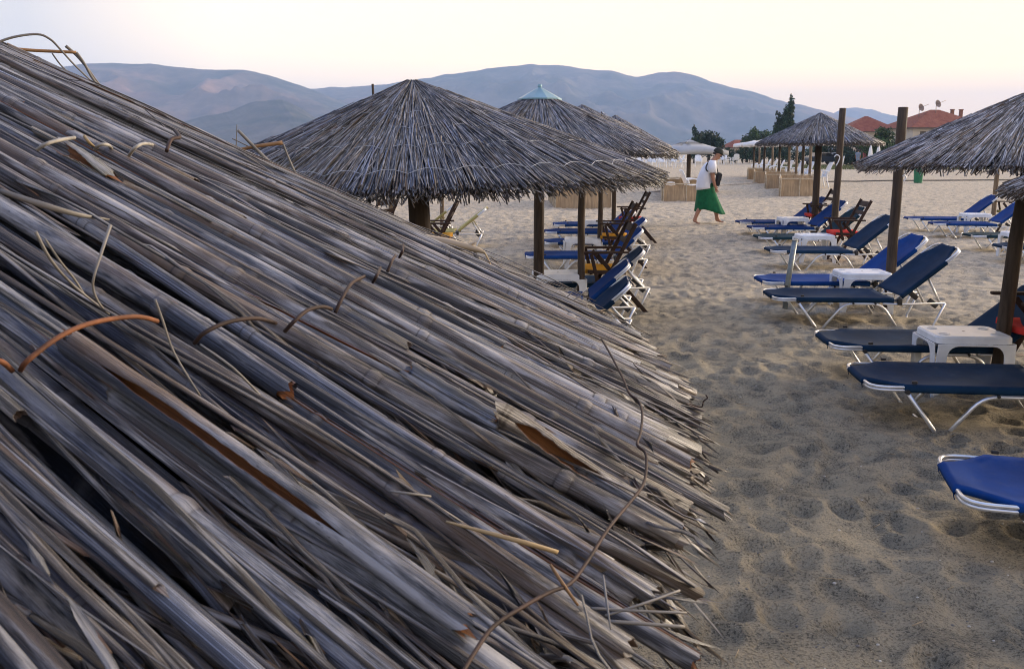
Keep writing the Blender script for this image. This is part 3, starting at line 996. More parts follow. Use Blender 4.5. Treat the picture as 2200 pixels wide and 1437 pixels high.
# ------------------------------------------------------------------ white stool tables
def make_stool(label, w=.50, d=.40, h=.39):
    root = thing('stool_table', (0, 0, 0), 0, label, 'table', 'white plastic stool tables')
    def rrect(a, b, r, n=5):
        out = []
        for (cx, cy, a0) in ((a - r, b - r, 0), (-a + r, b - r, PI / 2), (-a + r, -b + r, PI), (a - r, -b + r, 1.5 * PI)):
            out += arc((cx, cy), r, a0, a0 + PI / 2, n)
        return out
    t = MB()
    rings = [(rrect(w / 2, d / 2, .05), h - .05), (rrect(w / 2 - .002, d / 2 - .002, .05), h - .012), (rrect(w / 2 - .012, d / 2 - .012, .045), h)]
    n = len(rings[0][0]); vs = []; fs = []
    for rr, z in rings: vs += [(x, y, z) for x, y in rr]
    for k in range(2):
        for i in range(n): fs.append((k * n + i, k * n + (i + 1) % n, (k + 1) * n + (i + 1) % n, (k + 1) * n + i))
    vs += [(x, y, h - .003) for x, y in rrect(w / 2 - .03, d / 2 - .03, .035)]
    for i in range(n): fs.append((2 * n + i, 2 * n + (i + 1) % n, 3 * n + (i + 1) % n, 3 * n + i))
    fs.append(tuple(3 * n + i for i in range(n)))
    vs += [(x, y, h - .05) for x, y in rrect(w / 2 - .006, d / 2 - .006, .045)]
    t.add(vs, fs, 0, False)
    t.build('tabletop', M['white'], root)
    for (x, y) in ((-.17, -.10), (.17, -.10), (-.17, .10), (.17, .10)):
        c = MB(); c.lathe([(.034, h - .0035), (.036, h + .0006), (.030, h + .0008), (.028, h - .0020)], 18, (x, y, 0), 0, cap=False)
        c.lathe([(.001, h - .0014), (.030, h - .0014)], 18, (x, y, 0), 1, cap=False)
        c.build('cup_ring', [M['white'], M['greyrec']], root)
    MB().lathe([(.001, h - .0018), (.012, h - .0018)], 12, cap=False).build('drain_hole', M['black'], root)
    for sx in (-1, 1):
        for sy in (-1, 1):
            g = MB()
            # half an apron with the rounded arch, then the tapered leg: one outline per face
            def half(L):
                lw = .062
                ar = [(L - lw - .07 + .07 * math.sin(q), h - .064 - .075 * (1 - math.cos(q))) for q in np.linspace(0, PI / 2, 6)]
                return [(0, h - .05), (L, h - .05), (L + .022, -.03), (L + .022 - .052, -.03)] + [(L - lw + .006, .12)] + ar[::-1] + [(0, h - .064)]
            g.prism(half(w / 2 - .005), (0, sy * (d / 2 + .001), 0), (sx, 0, 0), (0, sy * .03, 1), .010)
            g.prism(half(d / 2 - .010), (sx * (w / 2 + .001), 0, 0), (0, sy, 0), (sx * .03, 0, 1), .010)
            g.build('leg', M['white'], root, bevel=.003)
    return root


ST = make_stool('white plastic stool table with cup rings, nearest one, beside the thick dark pole')
ST.location = atd(2060, 5.92); ST.rotation_euler.z = R(-4)
for (px, y, rz, lab) in [
    (1847, 8.98, -2, 'white plastic stool table left of the tall post, between a blue and a navy lounger'),
    (1747, 13.05, 0, 'white plastic stool table left of the red canvas chair'),
    (1701, 16.45, 3, 'small white plastic stool table farthest back in the right row'),
    (1198, 8.9, 6, 'white plastic stool table half behind the post of the blue capped umbrella'),
    (1251, 12.5, 0, 'white plastic stool table between two blue loungers and two thin posts'),
    (1277, 15.8, 0, 'white plastic stool table farthest back in the row under the middle umbrellas'),
    (2092, 17.45, -4, 'white plastic stool table between the two blue loungers at the far right'),
    (2192, 13.4, 0, 'white plastic stool table at the right edge behind the thick dark pole'),
]:
    dup(ST, atd(px, y), R(rz), lab)


# ------------------------------------------------------------------ wooden armchairs with canvas seats
def make_chair(fab, label, w=.46):
    root = thing('wooden_armchair', (0, 0, 0), 0, label, 'chair', 'folding wooden armchairs')
    root.scale = (.88, 1, .96)
    h = w / 2
    for s in (-1, 1):
        y = s * h
        def bar(p, q, name, th=(.045, .024)):
            p, q = Vector(p), Vector(q)
            dx = (q - p).normalized(); ang = math.atan2(dx.x, dx.z)
            MB().box((p + q) / 2, (th[0], th[1], (q - p).length), Matrix.Rotation(ang, 3, 'Y'), 0, .005).build(name, M['chairwood'], root)
        bar((.26, y, -.04), (-.27, y, .93), 'back_post')
        bar((-.44, y - s * .026, -.04), (.16, y - s * .026, .60), 'rear_leg')
        bar((.16, y + s * .026, .33), (.235, y + s * .026, .615), 'arm_support', (.04, .02))
        MB().box((.07, y + s * .012, .63), (.52, .05, .024), None, 0, .006).build('armrest', M['chairwood'], root)
        bar((-.16, y - s * .0, .415), (.27, y - s * .0, .43), 'seat_rail', (.035, .06))
    for (z, hh) in ((.87, .085), (.74, .06)):
        x = .26 - .53 * (z + .04) / .97
        MB().box((x - .012, 0, z), (.018, w - .01, hh), Matrix.Rotation(R(-29), 3, 'Y'), 0, .005).build('back_slat', M['chairwood'], root)
    MB().tube([(.24, -h, .0), (.24, h, .0)], .012, 8).build('stretcher', M['chairwood'], root)
    vs, fs = [], []
    for i in range(9):
        for j in range(9):
            x, y = -.17 + .46 * i / 8, -h + .02 + (w - .04) * j / 8
            vs.append((x, y, .455 - .035 * math.sin(PI * j / 8) * (0.4 + .6 * math.sin(PI * i / 8))))
    for i in range(8):
        for j in range(8): fs.append((i * 9 + j, (i + 1) * 9 + j, (i + 1) * 9 + j + 1, i * 9 + j + 1))
    o = MB().add(vs, fs, 0, True).build('seat_canvas', fab, root)
    m = o.modifiers.new('solid', 'SOLIDIFY'); m.thickness = .045; m.offset = -1
    return root


CH = {}
for (px, y, rz, fab, lab) in [
    (1818, 13.1, 176, 'red', 'wooden armchair with red canvas seat between the two tallest bare posts'),
    (1762, 16.75, 178, 'red', 'wooden armchair with red canvas seat by the farthest stool table of the right row'),
    (2240, 5.95, 174, 'red', 'wooden armchair with red canvas seat cut by the right picture edge behind the thick pole'),
    (1362, 15.85, 180, 'red', 'wooden armchair with red canvas seat at the far end of the left row'),
    (1326, 12.55, 180, 'yellow', 'wooden armchair with yellow canvas seat in the middle of the left row'),
    (1305, 9.0, 182, 'yellow', 'wooden armchair with yellow canvas seat nearest in the left row'),
    (948, 12.6, 178, 'yellow', 'wooden armchair with yellow canvas seat right of the dark trunk under the middle umbrella'),
    (812, 13.5, 150, 'yellow', 'wooden armchair with yellow canvas seat peeking out left of the dark trunk'),
    (2178, 17.6, 182, 'cream', 'wooden armchair with pale seat at the far right, behind the thick dark pole'),
]:
    if fab not in CH:
        CH[fab] = make_chair(M[fab], lab); CH[fab].location = atd(px, y); CH[fab].rotation_euler.z = R(rz)
    else:
        dup(CH[fab], atd(px, y), R(rz), lab)


# ------------------------------------------------------------------ bare posts
def post(px, y, h, r, label, lean=0.0, mat='post', group='bare wooden posts'):
    root = thing('wooden_post', atd(px, y), 0, label, 'post', group)
    n = 9
    pts = [(lean * k / n + .004 * math.sin(k * 1.7 + px), .003 * math.cos(k * 2.1), -.3 + (h + .3) * k / n) for k in range(n + 1)]
    MB().tube(pts, [r * (1.05 - .08 * k / n) for k in range(n + 1)], 14).build('shaft', M[mat], root)
    c = pts[-1]
    MB().lathe([(r * .93, -.001), (r * .92, .004), (.002, .006)], 14, c, cap=False).build('cut_top', M['postlight'], root)
    return root


post(1247, 8.75, 1.93, .036, 'thin bare wooden post in the left row, right of the blue capped umbrella pole')
post(1288, 12.5, 1.95, .034, 'thinner bare wooden post in the left row beside a yellow canvas chair')
q = post(1789, 15.0, 2.30, .056, 'tall bare wooden post with a white hook, left of the two tallest', lean=.03)
MB().tube(smooth_path([(-.05, -.07, 1.36), (-.02, -.075, 1.42), (.0, -.075, 1.50), (-.05, -.075, 1.54), (-.09, -.07, 1.50)]), .009, 7).build('hook', M['white'], q)
MB().tube([(.06, -.06, 1.36), (.075, -.065, 1.52)], .009, 7).build('hook', M['white'], q)
q = post(1908, 9.05, 2.03, .050, 'tall bare wooden post with a pale cut top, right of the two tallest', lean=.01)
MB().tube(smooth_path([(.045, -.052, 1.30), (.065, -.05, 1.33), (.05, -.055, 1.36), (.03, -.06, 1.35)]), .007, 7).build('hook', M['white'], q)
post(842, 17.0, 1.6, .055, 'short wooden post left of the dark trunk under the middle umbrella', mat='postlight')
post(950, 17.5, 1.6, .04, 'short wooden post behind the wooden chair under the middle umbrella', mat='postlight')
post(2134, 22.5, 1.7, .055, 'pale wooden post left of the thick dark pole at the far right', mat='postlight')
root = thing('metal_pipe', at(1684, 664), 0, 'slim grey galvanised pipe standing in the sand by a navy lounger foot', 'pipe')
MB().tube([(0, 0, -.2), (.03, 0, .3), (.075, 0, .70)], .028, 12).build('tube', M['steel'], root)
MB().lathe([(.029, 0), (.029, .012), (.002, .013)], 12, (.075, 0, .70)).build('end_cap', M['steel'], root)


# ------------------------------------------------------------------ reed windbreaks (low boxes of reed matting on the open beach)
def make_screenmat():
    m = NT('reed_matting')
    co = m.coord()
    a = m.noise(m.vmul(co, (1, 1, .04)), 55, 4, .6)
    b = m.noise(co, 2.5, 4)
    col = m.mix(1.0, (.40, .30, .195), m.ramp(a, [(.3, .62), (.7, 1.3)]), 'MULTIPLY')
    col = m.mix(1.0, col, m.ramp(b, [(.3, .8), (.7, 1.15)]), 'MULTIPLY')
    m.bump(a, .5, .01)
    return m.out(col, .85, 0, .2)


M['mat'] = make_screenmat()
M['batten'] = simple('pale_wood_batten', (.50, .43, .32), .7, var=.3, scale=10)


def make_windbreak(loc_, wx, wy, h, rz, label, sk=.0):
    root = thing('reed_windbreak', loc_, rz, label, 'windbreak', 'reed windbreaks on the open beach')
    def panel(name, a, b):
        a, b = Vector(a), Vector(b); d = (b - a); L = d.length; ang = math.atan2(d.y, d.x)
        rot = Matrix.Rotation(ang, 3, 'Z')
        g = MB(); n = max(6, int(L / .12))
        nn = Vector((-d.y, d.x, 0)).normalized()
        vs, fs = [], []
        for i in range(n + 1):
            off = .012 * math.sin(i * 1.9) + .018 * math.sin(i * .7)
            p = a + d * i / n + nn * off
            top = h - .02 + .012 * math.sin(i * 2.3)
            vs += [(p.x, p.y, -.05), (p.x, p.y, top), (p.x + nn.x * .016, p.y + nn.y * .016, top), (p.x + nn.x * .016, p.y + nn.y * .016, -.05)]
        for i in range(n):
            for k in range(4): fs.append((4 * i + k, 4 * i + (k + 1) % 4, 4 * i + 4 + (k + 1) % 4, 4 * i + 4 + k))
        fs += [(0, 1, 2, 3), (4 * n + 3, 4 * n + 2, 4 * n + 1, 4 * n)]
        o = g.add(vs, fs).build(name, M['mat'], root)
        return o, a, d, rot
    for name, a, b in (('front_panel', (0, 0, 0), (wx, 0, 0)), ('side_panel', (0, 0.03, 0), (sk * wy, wy, 0)), ('back_panel', (.02 + sk * wy, wy, 0), (wx + sk * wy, wy, 0))):
        o, a, d, rot = panel(name, a, b)
        k = max(2, int(d.length / .8))
        for i in range(k + 1):
            p = a + d * i / k
            MB().box((p.x - (.035 if name == 'side_panel' else 0), p.y - (.035 if name == 'front_panel' else 0), h / 2 - .05), (.03, .03, h + .12)).build('stake', M['batten'], root)
        MB().box((a.x + d.x / 2 - (.035 if name == 'side_panel' else 0), a.y + d.y / 2 - (.035 if name == 'front_panel' else 0), h + .028), (d.length + .05, .034, .034), rot).build('top_rail', M['batten'], root)
    return root


WB = [((9.65, 32.0), 1.35, 5.8, .60), ((11.0, 38.6), 1.6, 5.6, .58), ((12.3, 45.2), 1.8, 5.4, .56), ((13.6, 51.4), 2.0, 5.0, .56)]
wr = ['reed matting windbreak on the right, nearest of its line, behind the dark posts', 'reed matting windbreak on the right, second in the line from the near end',
      'reed matting windbreak on the right, third in the line from the near end', 'reed matting windbreak on the right, at the far end of the line']
for ((x, y), wx, wy, h), lb in zip(WB, wr):
    make_windbreak((x, y, 0), wx, wy, h, 0, lb, x / y)
make_windbreak((4.93, 29.0, 0), 1.5, 7.0, .52, 0, 'reed matting windbreak left of the walking man, below the pale canvas parasol', .16)
make_windbreak((1.25, 25.5, 0), 1.6, 4.0, .56, 0, 'reed matting windbreak seen between posts under the middle umbrella rim')


# ------------------------------------------------------------------ white moulded armchairs far off
def make_mono(label):
    root = thing('plastic_chair', (0, 0, 0), 0, label, 'chair', 'white plastic chairs on the open beach')
    g = MB()
    g.prism([(-.24, .40), (.26, .43), (.27, .455), (-.22, .43)], (0, 0, 0), (1, 0, 0), (0, 0, 1), .50)
    g.build('seat', M['white'], root)
    b = MB()
    n = 8; vs = []; fs = []
    for i in range(n + 1):
        t = i / n
        for k in range(7):
            y = (-1 + 2 * k / 6)
            hw = .23 + .03 * math.sin(PI * t) - .05 * max(0, t - .7)
            x = -.22 - .22 * t - .03 * (1 - y * y)
            z = .43 + .55 * t - .035 * y * y * (t > .9)
            vs.append((x, y * hw, z))
    for i in range(n):
        for k in range(6): fs.append((i * 7 + k, i * 7 + k + 1, (i + 1) * 7 + k + 1, (i + 1) * 7 + k))
    o = b.add(vs, fs, 0, True).build('backrest', M['white'], root)
    s = o.modifiers.new('solid', 'SOLIDIFY'); s.thickness = .02
    for s in (-1, 1):
        MB().tube(smooth_path([(-.30, s * .25, .62), (-.1, s * .29, .655), (.15, s * .29, .64), (.25, s * .28, .58)]), .024, 7).build('armrest', M['white'], root)
        MB().tube(smooth_path([(.25, s * .28, .60), (.25, s * .265, .42), (.31, s * .27, -.03)]), [.03] * 6 + [.022] * 5, 7).build('leg', M['white'], root)
        MB().tube(smooth_path([(-.26, s * .27, .64), (-.22, s * .25, .42), (-.33, s * .26, -.03)]), [.03] * 6 + [.022] * 5, 7).build('leg', M['white'], root)
    return root


MC = make_mono('white plastic armchair, nearest and largest, right of the reed windbreaks')
MC.location = atd(1758, 39.5); MC.rotation_euler.z = R(178); MC.scale = (1.15,) * 3
cl = ['second white plastic armchair from the right behind the windbreaks', 'third white plastic armchair from the right behind the windbreaks', 'fourth white plastic armchair from the right behind the windbreaks',
      'fifth white plastic armchair from the right behind the windbreaks', 'sixth white plastic armchair from the right behind the windbreaks', 'seventh white plastic armchair from the right behind the windbreaks',
      'eighth white plastic armchair from the right behind the windbreaks']
for (px, y), lb in zip([(1722, 44), (1704, 47), (1681, 50), (1664, 52.5), (1650, 56), (1637, 59), (1626, 62)], cl):
    dup(MC, atd(px, y), R(178 + rng.uniform(-14, 14)), lb, scale=1.12)
dup(MC, atd(1488, 31.0), R(5), 'white plastic armchair directly behind the walking man', scale=1.0)
dup(MC, atd(1440, 30.3), R(80), 'white plastic armchair inside the windbreak left of the walking man', scale=.6)
for k, px in enumerate([1352, 1366, 1377, 1390, 1399, 1411, 1422, 1433, 1446, 1457, 1468, 1500]):
    dup(MC, atd(px, 84 + 9 * rng.random()), R(rng.uniform(0, 360)), 'tiny white chair in the distant cluster at the waterside, left of the walking man', 'distant white chairs by the waterside', scale=1.25)
for k, px in enumerate([1552, 1563, 1580]):
    dup(MC, atd(px, 104 + 5 * rng.random()), R(rng.uniform(0, 360)), 'tiny white chair in front of the far hedge, right of the walking man', 'distant white chairs before the hedge', scale=1.3)


# ------------------------------------------------------------------ canvas parasols
M['canvas'] = simple('pale_canvas', (.36, .38, .41), .8, var=.12, scale=3)
M['canvasw'] = simple('white_canvas', (.78, .79, .80), .8, var=.08, scale=3)


def make_parasol(loc_, half, eave, top, label, mat='canvas', pr=.05, n=4, rot=PI / 4):
    root = thing('canvas_parasol', loc_, 0, label, 'parasol', 'pale canvas parasols')
    g = MB(); vs = [(0, 0, top)]; fs = []
    rr = half * (math.sqrt(2) if n == 4 else 1)
    m = n * 6
    rings = []
    for t in (.35, .7, 1.0):
        ring = []
        for i in range(n):
            a0, a1 = rot + 2 * PI * i / n, rot + 2 * PI * (i + 1) / n
            for k in range(6):
                u = k / 6
                x = (math.cos(a0) * (1 - u) + math.cos(a1) * u) * rr * t; y = (math.sin(a0) * (1 - u) + math.sin(a1) * u) * rr * t
                ring.append((x, y, top + (eave - top) * t ** .85 + .05 * half * math.sin(PI * u) * t))
        rings.append(ring)
    rings.append([(x, y, z - .16) for x, y, z in rings[-1]])
    for r_ in rings: vs += r_
    for i in range(m): fs.append((0, 1 + i, 1 + (i + 1) % m))
    for k in range(3):
        for i in range(m): fs.append((1 + k * m + i, 1 + k * m + (i + 1) % m, 1 + (k + 1) * m + (i + 1) % m, 1 + (k + 1) * m + i))
    o = g.add(vs, fs, 0, True).build('canopy', M[mat], root)
    s = o.modifiers.new('solid', 'SOLIDIFY'); s.thickness = .012
    for i in range(n):
        a = rot + 2 * PI * i / n
        MB().tube([(0, 0, top - .06), (math.cos(a) * rr * .97, math.sin(a) * rr * .97, eave - .03)], .016, 6).build('rib', M['postlight'], root)
    MB().tube([(0, 0, -.2), (0, 0, top - .02)], pr, 10).build('pole', M['post'], root)
    return root


make_parasol(atd(1478, 35.5), 1.12, 1.60, 2.06, 'pale grey canvas parasol directly behind the walking man', pr=.085, rot=PI / 4 + .25)
pl = [('flat white canvas parasol beneath the dark thatched umbrella rim, left of the middle', 1640, 50), ('flat white canvas parasol beneath the dark thatched umbrella rim, in the middle', 1672, 46),
      ('flat white canvas parasol right behind the dark thatched umbrella pole', 1722, 41), ('flat white canvas parasol left end of the far parasol row', 1618, 57)]
for lb, px, y in pl: make_parasol(atd(px, y), 1.35, 1.98, 2.28, lb, 'canvasw', .06, 8, .3)
for k, (px, y) in enumerate([(1629, 60), (1657, 53), (1692, 45), (1708, 43), (1737, 39)]):
    t = thing('parasol_pole', atd(px, y), 0, 'pale wooden pole standing among the reed windbreaks under the white parasols', 'pole', 'bare poles among the windbreaks')
    MB().tube([(0, 0, -.2), (.02, 0, 1.0), (0, 0, 2.0)], .06, 10).build('shaft', M['postlight'], t)
    MB().lathe([(.06, 0), (.05, .012), (.002, .014)], 10, (0, 0, 2.0)).build('cap', M['postlight'], t)
for px, y, lb in ((1867, 62, 'closed white parasol under the far street lamps, left of the two'), (1884, 60, 'closed white parasol under the far street lamps, leaning slightly, right of the two')):
    t = thing('closed_parasol', atd(px, y), 0, lb, 'parasol', 'closed white parasols')
    MB().lathe([(.05, .8), (.16, .9), (.17, 1.2), (.11, 1.7), (.03, 2.05)], 10).build('furled_canopy', M['canvasw'], t)
    MB().tube([(0, 0, -.1), (.02, 0, 2.1)], .025, 8).build('pole', M['white'], t)
M['bin'] = simple('green_bin_plastic', (.010, .165, .075), .45, var=.2, scale=5)
t = thing('litter_bin', atd(1972, 45.5), 0, 'green litter bin standing on the far sand under the right umbrella rim', 'bin')
MB().lathe([(.20, 0), (.23, .5), (.25, .9), (.235, .9), (.22, .5), (.19, .04)], 18, cap=False).build('bucket', M['bin'], t)
MB().lathe([(.262, .86), (.27, .89), (.262, .92), (.24, .92)], 18, cap=False).build('rim', M['bin'], t)
M['rope'] = simple('dark_rope', (.06, .055, .05), .8)
M['ropew'] = simple('pale_rope', (.55, .50, .44), .8)
P = [atd(x, y) + np.array([0, 0, .05 + .02 * math.sin(x)]) for x, y in ((1776, 46.3), (1800, 46.6), (1840, 46.9), (1900, 47.2), (1960, 48), (2040, 48.6), (2110, 49), (2180, 49))]
t = tag(MB().tube(P, .035, 6).build('beach_rope', M['rope']), 'dark rope lying across the far sand behind the tall posts', 'rope')
P = [atd(x, y) + np.array([0, 0, .03]) for x, y in ((1380, 34), (1430, 36), (1545, 41.8), (1580, 43), (1626, 45))]
t = tag(MB().tube(P, .03, 6).build('beach_rope', M['ropew']), 'pale rope lying on the sand behind the walking man', 'rope')


# ------------------------------------------------------------------ people
def make_skin(name, c):
    return simple(name, c, .55, var=.12, scale=20)


M['skin'] = make_skin('tanned_skin', (.40, .205, .135))
M['shirt'] = simple('white_cotton', (.78, .80, .86), .85, var=.06, scale=10)
M['towel'] = simple('green_towel', (.003, .12, .047), .95, var=.35, scale=14, bump=.4)
M['cap'] = simple('dark_cap_cloth', (.03, .034, .03), .9)
M['bag'] = simple('black_bag_cloth', (.014, .015, .017), .7, var=.3, scale=20)
M['pink'] = simple('pink_cotton', (.62, .12, .16), .9)
M['paleblue'] = simple('pale_blue_cotton', (.30, .36, .46), .9)
M['hair'] = simple('dark_hair', (.03, .022, .018), .7)


def body(name, root, nodes, edges, mat):
    """nodes {key: (x,y,z,r)}; one continuous skin surface"""
    keys = list(nodes)
    me = bpy.data.meshes.new(name)
    me.from_pydata([nodes[k][:3] for k in keys], [(keys.index(a), keys.index(b)) for a, b in edges], [])
    o = link(name, me, root)
    s = o.modifiers.new('skin', 'SKIN'); s.use_smooth_shade = True
    lay = me.skin_vertices[0].data
    for i, k in enumerate(keys):
        r = nodes[k][3]; r = r if hasattr(r, '__len__') else (r, r)
        lay[i].radius = r
        lay[i].use_root = (k == keys[0])
    u = o.modifiers.new('subsurf', 'SUBSURF'); u.levels = 2; u.render_levels = 2
    me.materials.append(mat)
    return o


def hand(nodes, edges, wrist, p, fwd, side, sc=1.0, curl=.5):
    """palm and five fingers growing from the wrist; fwd = along the hand, side = towards the thumb"""
    p, fwd, side = Vector(p), Vector(fwd).normalized(), Vector(side).normalized()
    nrm = fwd.cross(side).normalized()
    pk = wrist + '_palm'
    q = p + fwd * .055 * sc
    nodes[pk] = (*q, (.030 * sc, .018 * sc)); edges.append((wrist, pk))
    for i, (off, L) in enumerate(((.030, .072), (.010, .080), (-.010, .075), (-.029, .058))):
        k0, k1, k2 = f'{pk}f{i}a', f'{pk}f{i}b', f'{pk}f{i}c'
        a = q + side * off * sc + fwd * .040 * sc
        b = a + (fwd * (1 - .25 * curl) + nrm * curl * .6) * L * .5 * sc
        c = b + (fwd * (1 - curl) + nrm * curl * 1.1) * L * .5 * sc
        nodes[k0], nodes[k1], nodes[k2] = (*a, .0095 * sc), (*b, .0085 * sc), (*c, .0072 * sc)
        edges += [(pk, k0), (k0, k1), (k1, k2)]
    a = p + side * .034 * sc + fwd * .03 * sc
    b = a + (side * .5 + fwd * .8) * .035 * sc
    nodes[pk + 't1'], nodes[pk + 't2'] = (*a, .0115 * sc), (*b, .009 * sc)
    edges += [(wrist, pk + 't1'), (pk + 't1', pk + 't2')]


mp = atd(1519, 19.9)
man = thing('person', mp, R(-3), 'man in white t-shirt, green wrapped towel and dark cap walking barefoot, head bowed', 'person')
N = {'pelvis': (-.06, 0, .88, (.13, .15)), 'spine': (-.05, 0, 1.04, (.12, .15)), 'chest': (.00, 0, 1.22, (.12, .17)), 'neck0': (.075, 0, 1.375, .065), 'neck1': (.115, 0, 1.43, .058),
     'jaw': (.165, 0, 1.475, (.070, .062)), 'skull': (.185, 0, 1.545, (.088, .074)), 'crown': (.180, 0, 1.60, (.070, .062)),
     'nose0': (.262, 0, 1.505, .016), 'nose1': (.285, 0, 1.490, .011), 'chin': (.232, 0, 1.435, .022),
     'ear': (.165, -.078, 1.51, .018), 'eal': (.165, .078, 1.51, .018),
     'shr': (.035, -.19, 1.325, .062), 'elr': (.045, -.235, 1.055, .046), 'wrr': (.115, -.21, .83, .030),
     'shl': (.075, .19, 1.32, .062), 'ell': (.06, .235, 1.06, .045), 'wrl': (.16, .20, .86, .030),
     'hipr': (-.08, -.095, .80, .10), 'knr': (-.125, -.095, .47, .056), 'cfr': (-.215, -.095, .29, .054), 'anr': (-.30, -.095, .085, .038), 'hlr': (-.325, -.095, .035, .032), 'tor': (-.235, -.105, .018, (.036, .020)), 'tpr': (-.165, -.108, .006, (.032, .013)),
     'hipl': (-.04, .095, .80, .10), 'knl': (.16, .10, .47, .062), 'cfl': (.20, .10, .29, .058), 'anl': (.245, .10, .085, .038), 'hll': (.215, .10, .035, .032), 'tol': (.32, .105, .030, (.036, .020)), 'tpl': (.395, .108, .018, (.032, .013))}
E = [('pelvis', 'spine'), ('spine', 'chest'), ('chest', 'neck0'), ('neck0', 'neck1'), ('neck1', 'jaw'), ('jaw', 'skull'), ('skull', 'crown'), ('skull', 'nose0'), ('nose0', 'nose1'), ('jaw', 'chin'), ('skull', 'ear'), ('skull', 'eal'),
     ('chest', 'shr'), ('shr', 'elr'), ('elr', 'wrr'), ('chest', 'shl'), ('shl', 'ell'), ('ell', 'wrl'),
     ('pelvis', 'hipr'), ('hipr', 'knr'), ('knr', 'cfr'), ('cfr', 'anr'), ('anr', 'hlr'), ('anr', 'tor'), ('tor', 'tpr'), ('pelvis', 'hipl'), ('hipl', 'knl'), ('knl', 'cfl'), ('cfl', 'anl'), ('anl', 'hll'), ('anl', 'tol'), ('tol', 'tpl')]
hand(N, E, 'wrr', N['wrr'][:3], (.35, .1, -1), (1, 0, .3), 1.0, .7)
hand(N, E, 'wrl', N['wrl'][:3], (.35, -.1, -1), (1, 0, .3), 1.0, .7)
body('body', man, N, E, M['skin'])
# shirt: torso loft, sleeves
s = MB()
prof = [(-.085, .775, .188, .222), (-.085, .83, .184, .216), (-.085, .90, .182, .212), (-.075, 1.0, .178, .212), (-.045, 1.12, .168, .215), (-.005, 1.24, .150, .222), (.030, 1.32, .125, .20), (.060, 1.375, .09, .13), (.085, 1.40, .070, .08)]
n = 22; vs = []; fs = []
for (cx, z, rx, ry) in prof:
    for i in range(n):
        th = 2 * PI * i / n
        fold = 1 + .02 * math.sin(th * 5 + z * 9) + .015 * math.sin(th * 9 - z * 14)
        vs.append((cx + rx * math.cos(th) * fold, ry * math.sin(th) * fold, z + (.03 * math.cos(th) if z < .80 else 0)))
for k in range(len(prof) - 1):
    for i in range(n): fs.append((k * n + i, k * n + (i + 1) % n, (k + 1) * n + (i + 1) % n, (k + 1) * n + i))
s.add(vs, fs, 0, True)
for sg in (-1, 1):
    x0 = .035 if sg < 0 else .075
    s.tube([(x0 - .01, sg * .10, 1.325), (x0, sg * .175, 1.315), (x0 + .004, sg * .215, 1.24), (x0 + .008, sg * .235, 1.12)], [.075, .088, .082, .086], 14, caps=False)
o = s.build('t_shirt', M['shirt'], man); m = o.modifiers.new('solid', 'SOLIDIFY'); m.thickness = .008
# towel wrapped as a skirt, blown forward at the hem
vs, fs = [], []
nz, n = 10, 40
for k in range(nz + 1):
    t = k / nz
    for i in range(n):
        th = 2 * PI * i / n
        rx = .172 + .135 * t ** 1.1; ry = .200 + .02 * t
        cx = -.075 + .100 * t
        f = 1 + (.05 * math.sin(th * 7 + 1.2 * t) + .03 * math.sin(th * 11 + 2)) * t
        z = .905 - .615 * t - (.11 * max(0, math.cos(th)) ** 2 - .03 * math.cos(th * 3)) * t
        vs.append((cx + rx * math.cos(th) * f + .05 * t * t * max(0, math.cos(th)), ry * math.sin(th) * f, z))
for k in range(nz):
    for i in range(n): fs.append((k * n + i, (k + 1) * n + i, (k + 1) * n + (i + 1) % n, k * n + (i + 1) % n))
o = MB().add(vs, fs, 0, True).build('wrapped_towel', M['towel'], man); m = o.modifiers.new('solid', 'SOLIDIFY'); m.thickness = .012
c = MB()
c.lathe([(.104, 0), (.108, .03), (.098, .075), (.066, .108), (.02, .118)], 18, (0, 0, 0), 0, 1.05, .86)
bv = [(.085 + .10 * math.cos(a) * .95, .085 * math.sin(a), .006 - .02 * math.cos(a) ** 2) for a in np.linspace(-PI / 2, PI / 2, 13)]
c.add([(x, y, z) for x, y, z in bv] + [(x, y, z + .008) for x, y, z in bv], [tuple(range(13)), tuple(range(25, 12, -1))] + [(i, 13 + i, 14 + i, i + 1) for i in range(12)], 0, True)
o = c.build('cap', M['cap'], man); o.location = (.185, 0, 1.555); o.rotation_euler = (0, R(24), 0)
MB().lathe([(.085, -.02), (.094, 0), (.096, .03)], 16, (.160, 0, 1.55), 0, .9, .84).build('hair', M['hair'], man)
for sg in (-1, 1):
    MB().lathe([(.001, -.011), (.010, -.006), (.012, 0), (.010, .006), (.001, .011)], 8, (.262, sg * .030, 1.53)).build('eye', M['black'], man)
bagt = thing('shoulder_bag', mp, R(-3), 'black shoulder bag hanging at the walking man\'s front on a diagonal strap', 'bag')
MB().box((.185, -.13, .985), (.10, .20, .30), Matrix.Rotation(R(8), 3, 'Y'), 0, .035).build('pouch', M['bag'], bagt)
MB().box((.235, -.15, 1.03), (.03, .16, .15), Matrix.Rotation(R(8), 3, 'Y'), 0, .012).build('flap', M['bag'], bagt)
sp = smooth_path([(.18, -.20, 1.11), (.05, -.235, 1.20), (-.055, -.20, 1.28), (-.02, -.06, 1.385), (.04, .06, 1.40), (.16, .14, 1.30), (.20, .03, 1.14), (.18, -.05, 1.11)])
sp = smooth_path([(.155, -.215, 1.08), (-.06, -.212, 1.16), (-.10, -.20, 1.25), (-.055, -.165, 1.34), (.02, -.085, 1.398), (.10, .02, 1.385), (.165, .02, 1.25), (.195, -.06, 1.12)])
MB().tube(sp, .014, 8, sx=1.0).build('strap', M['bag'], bagt)


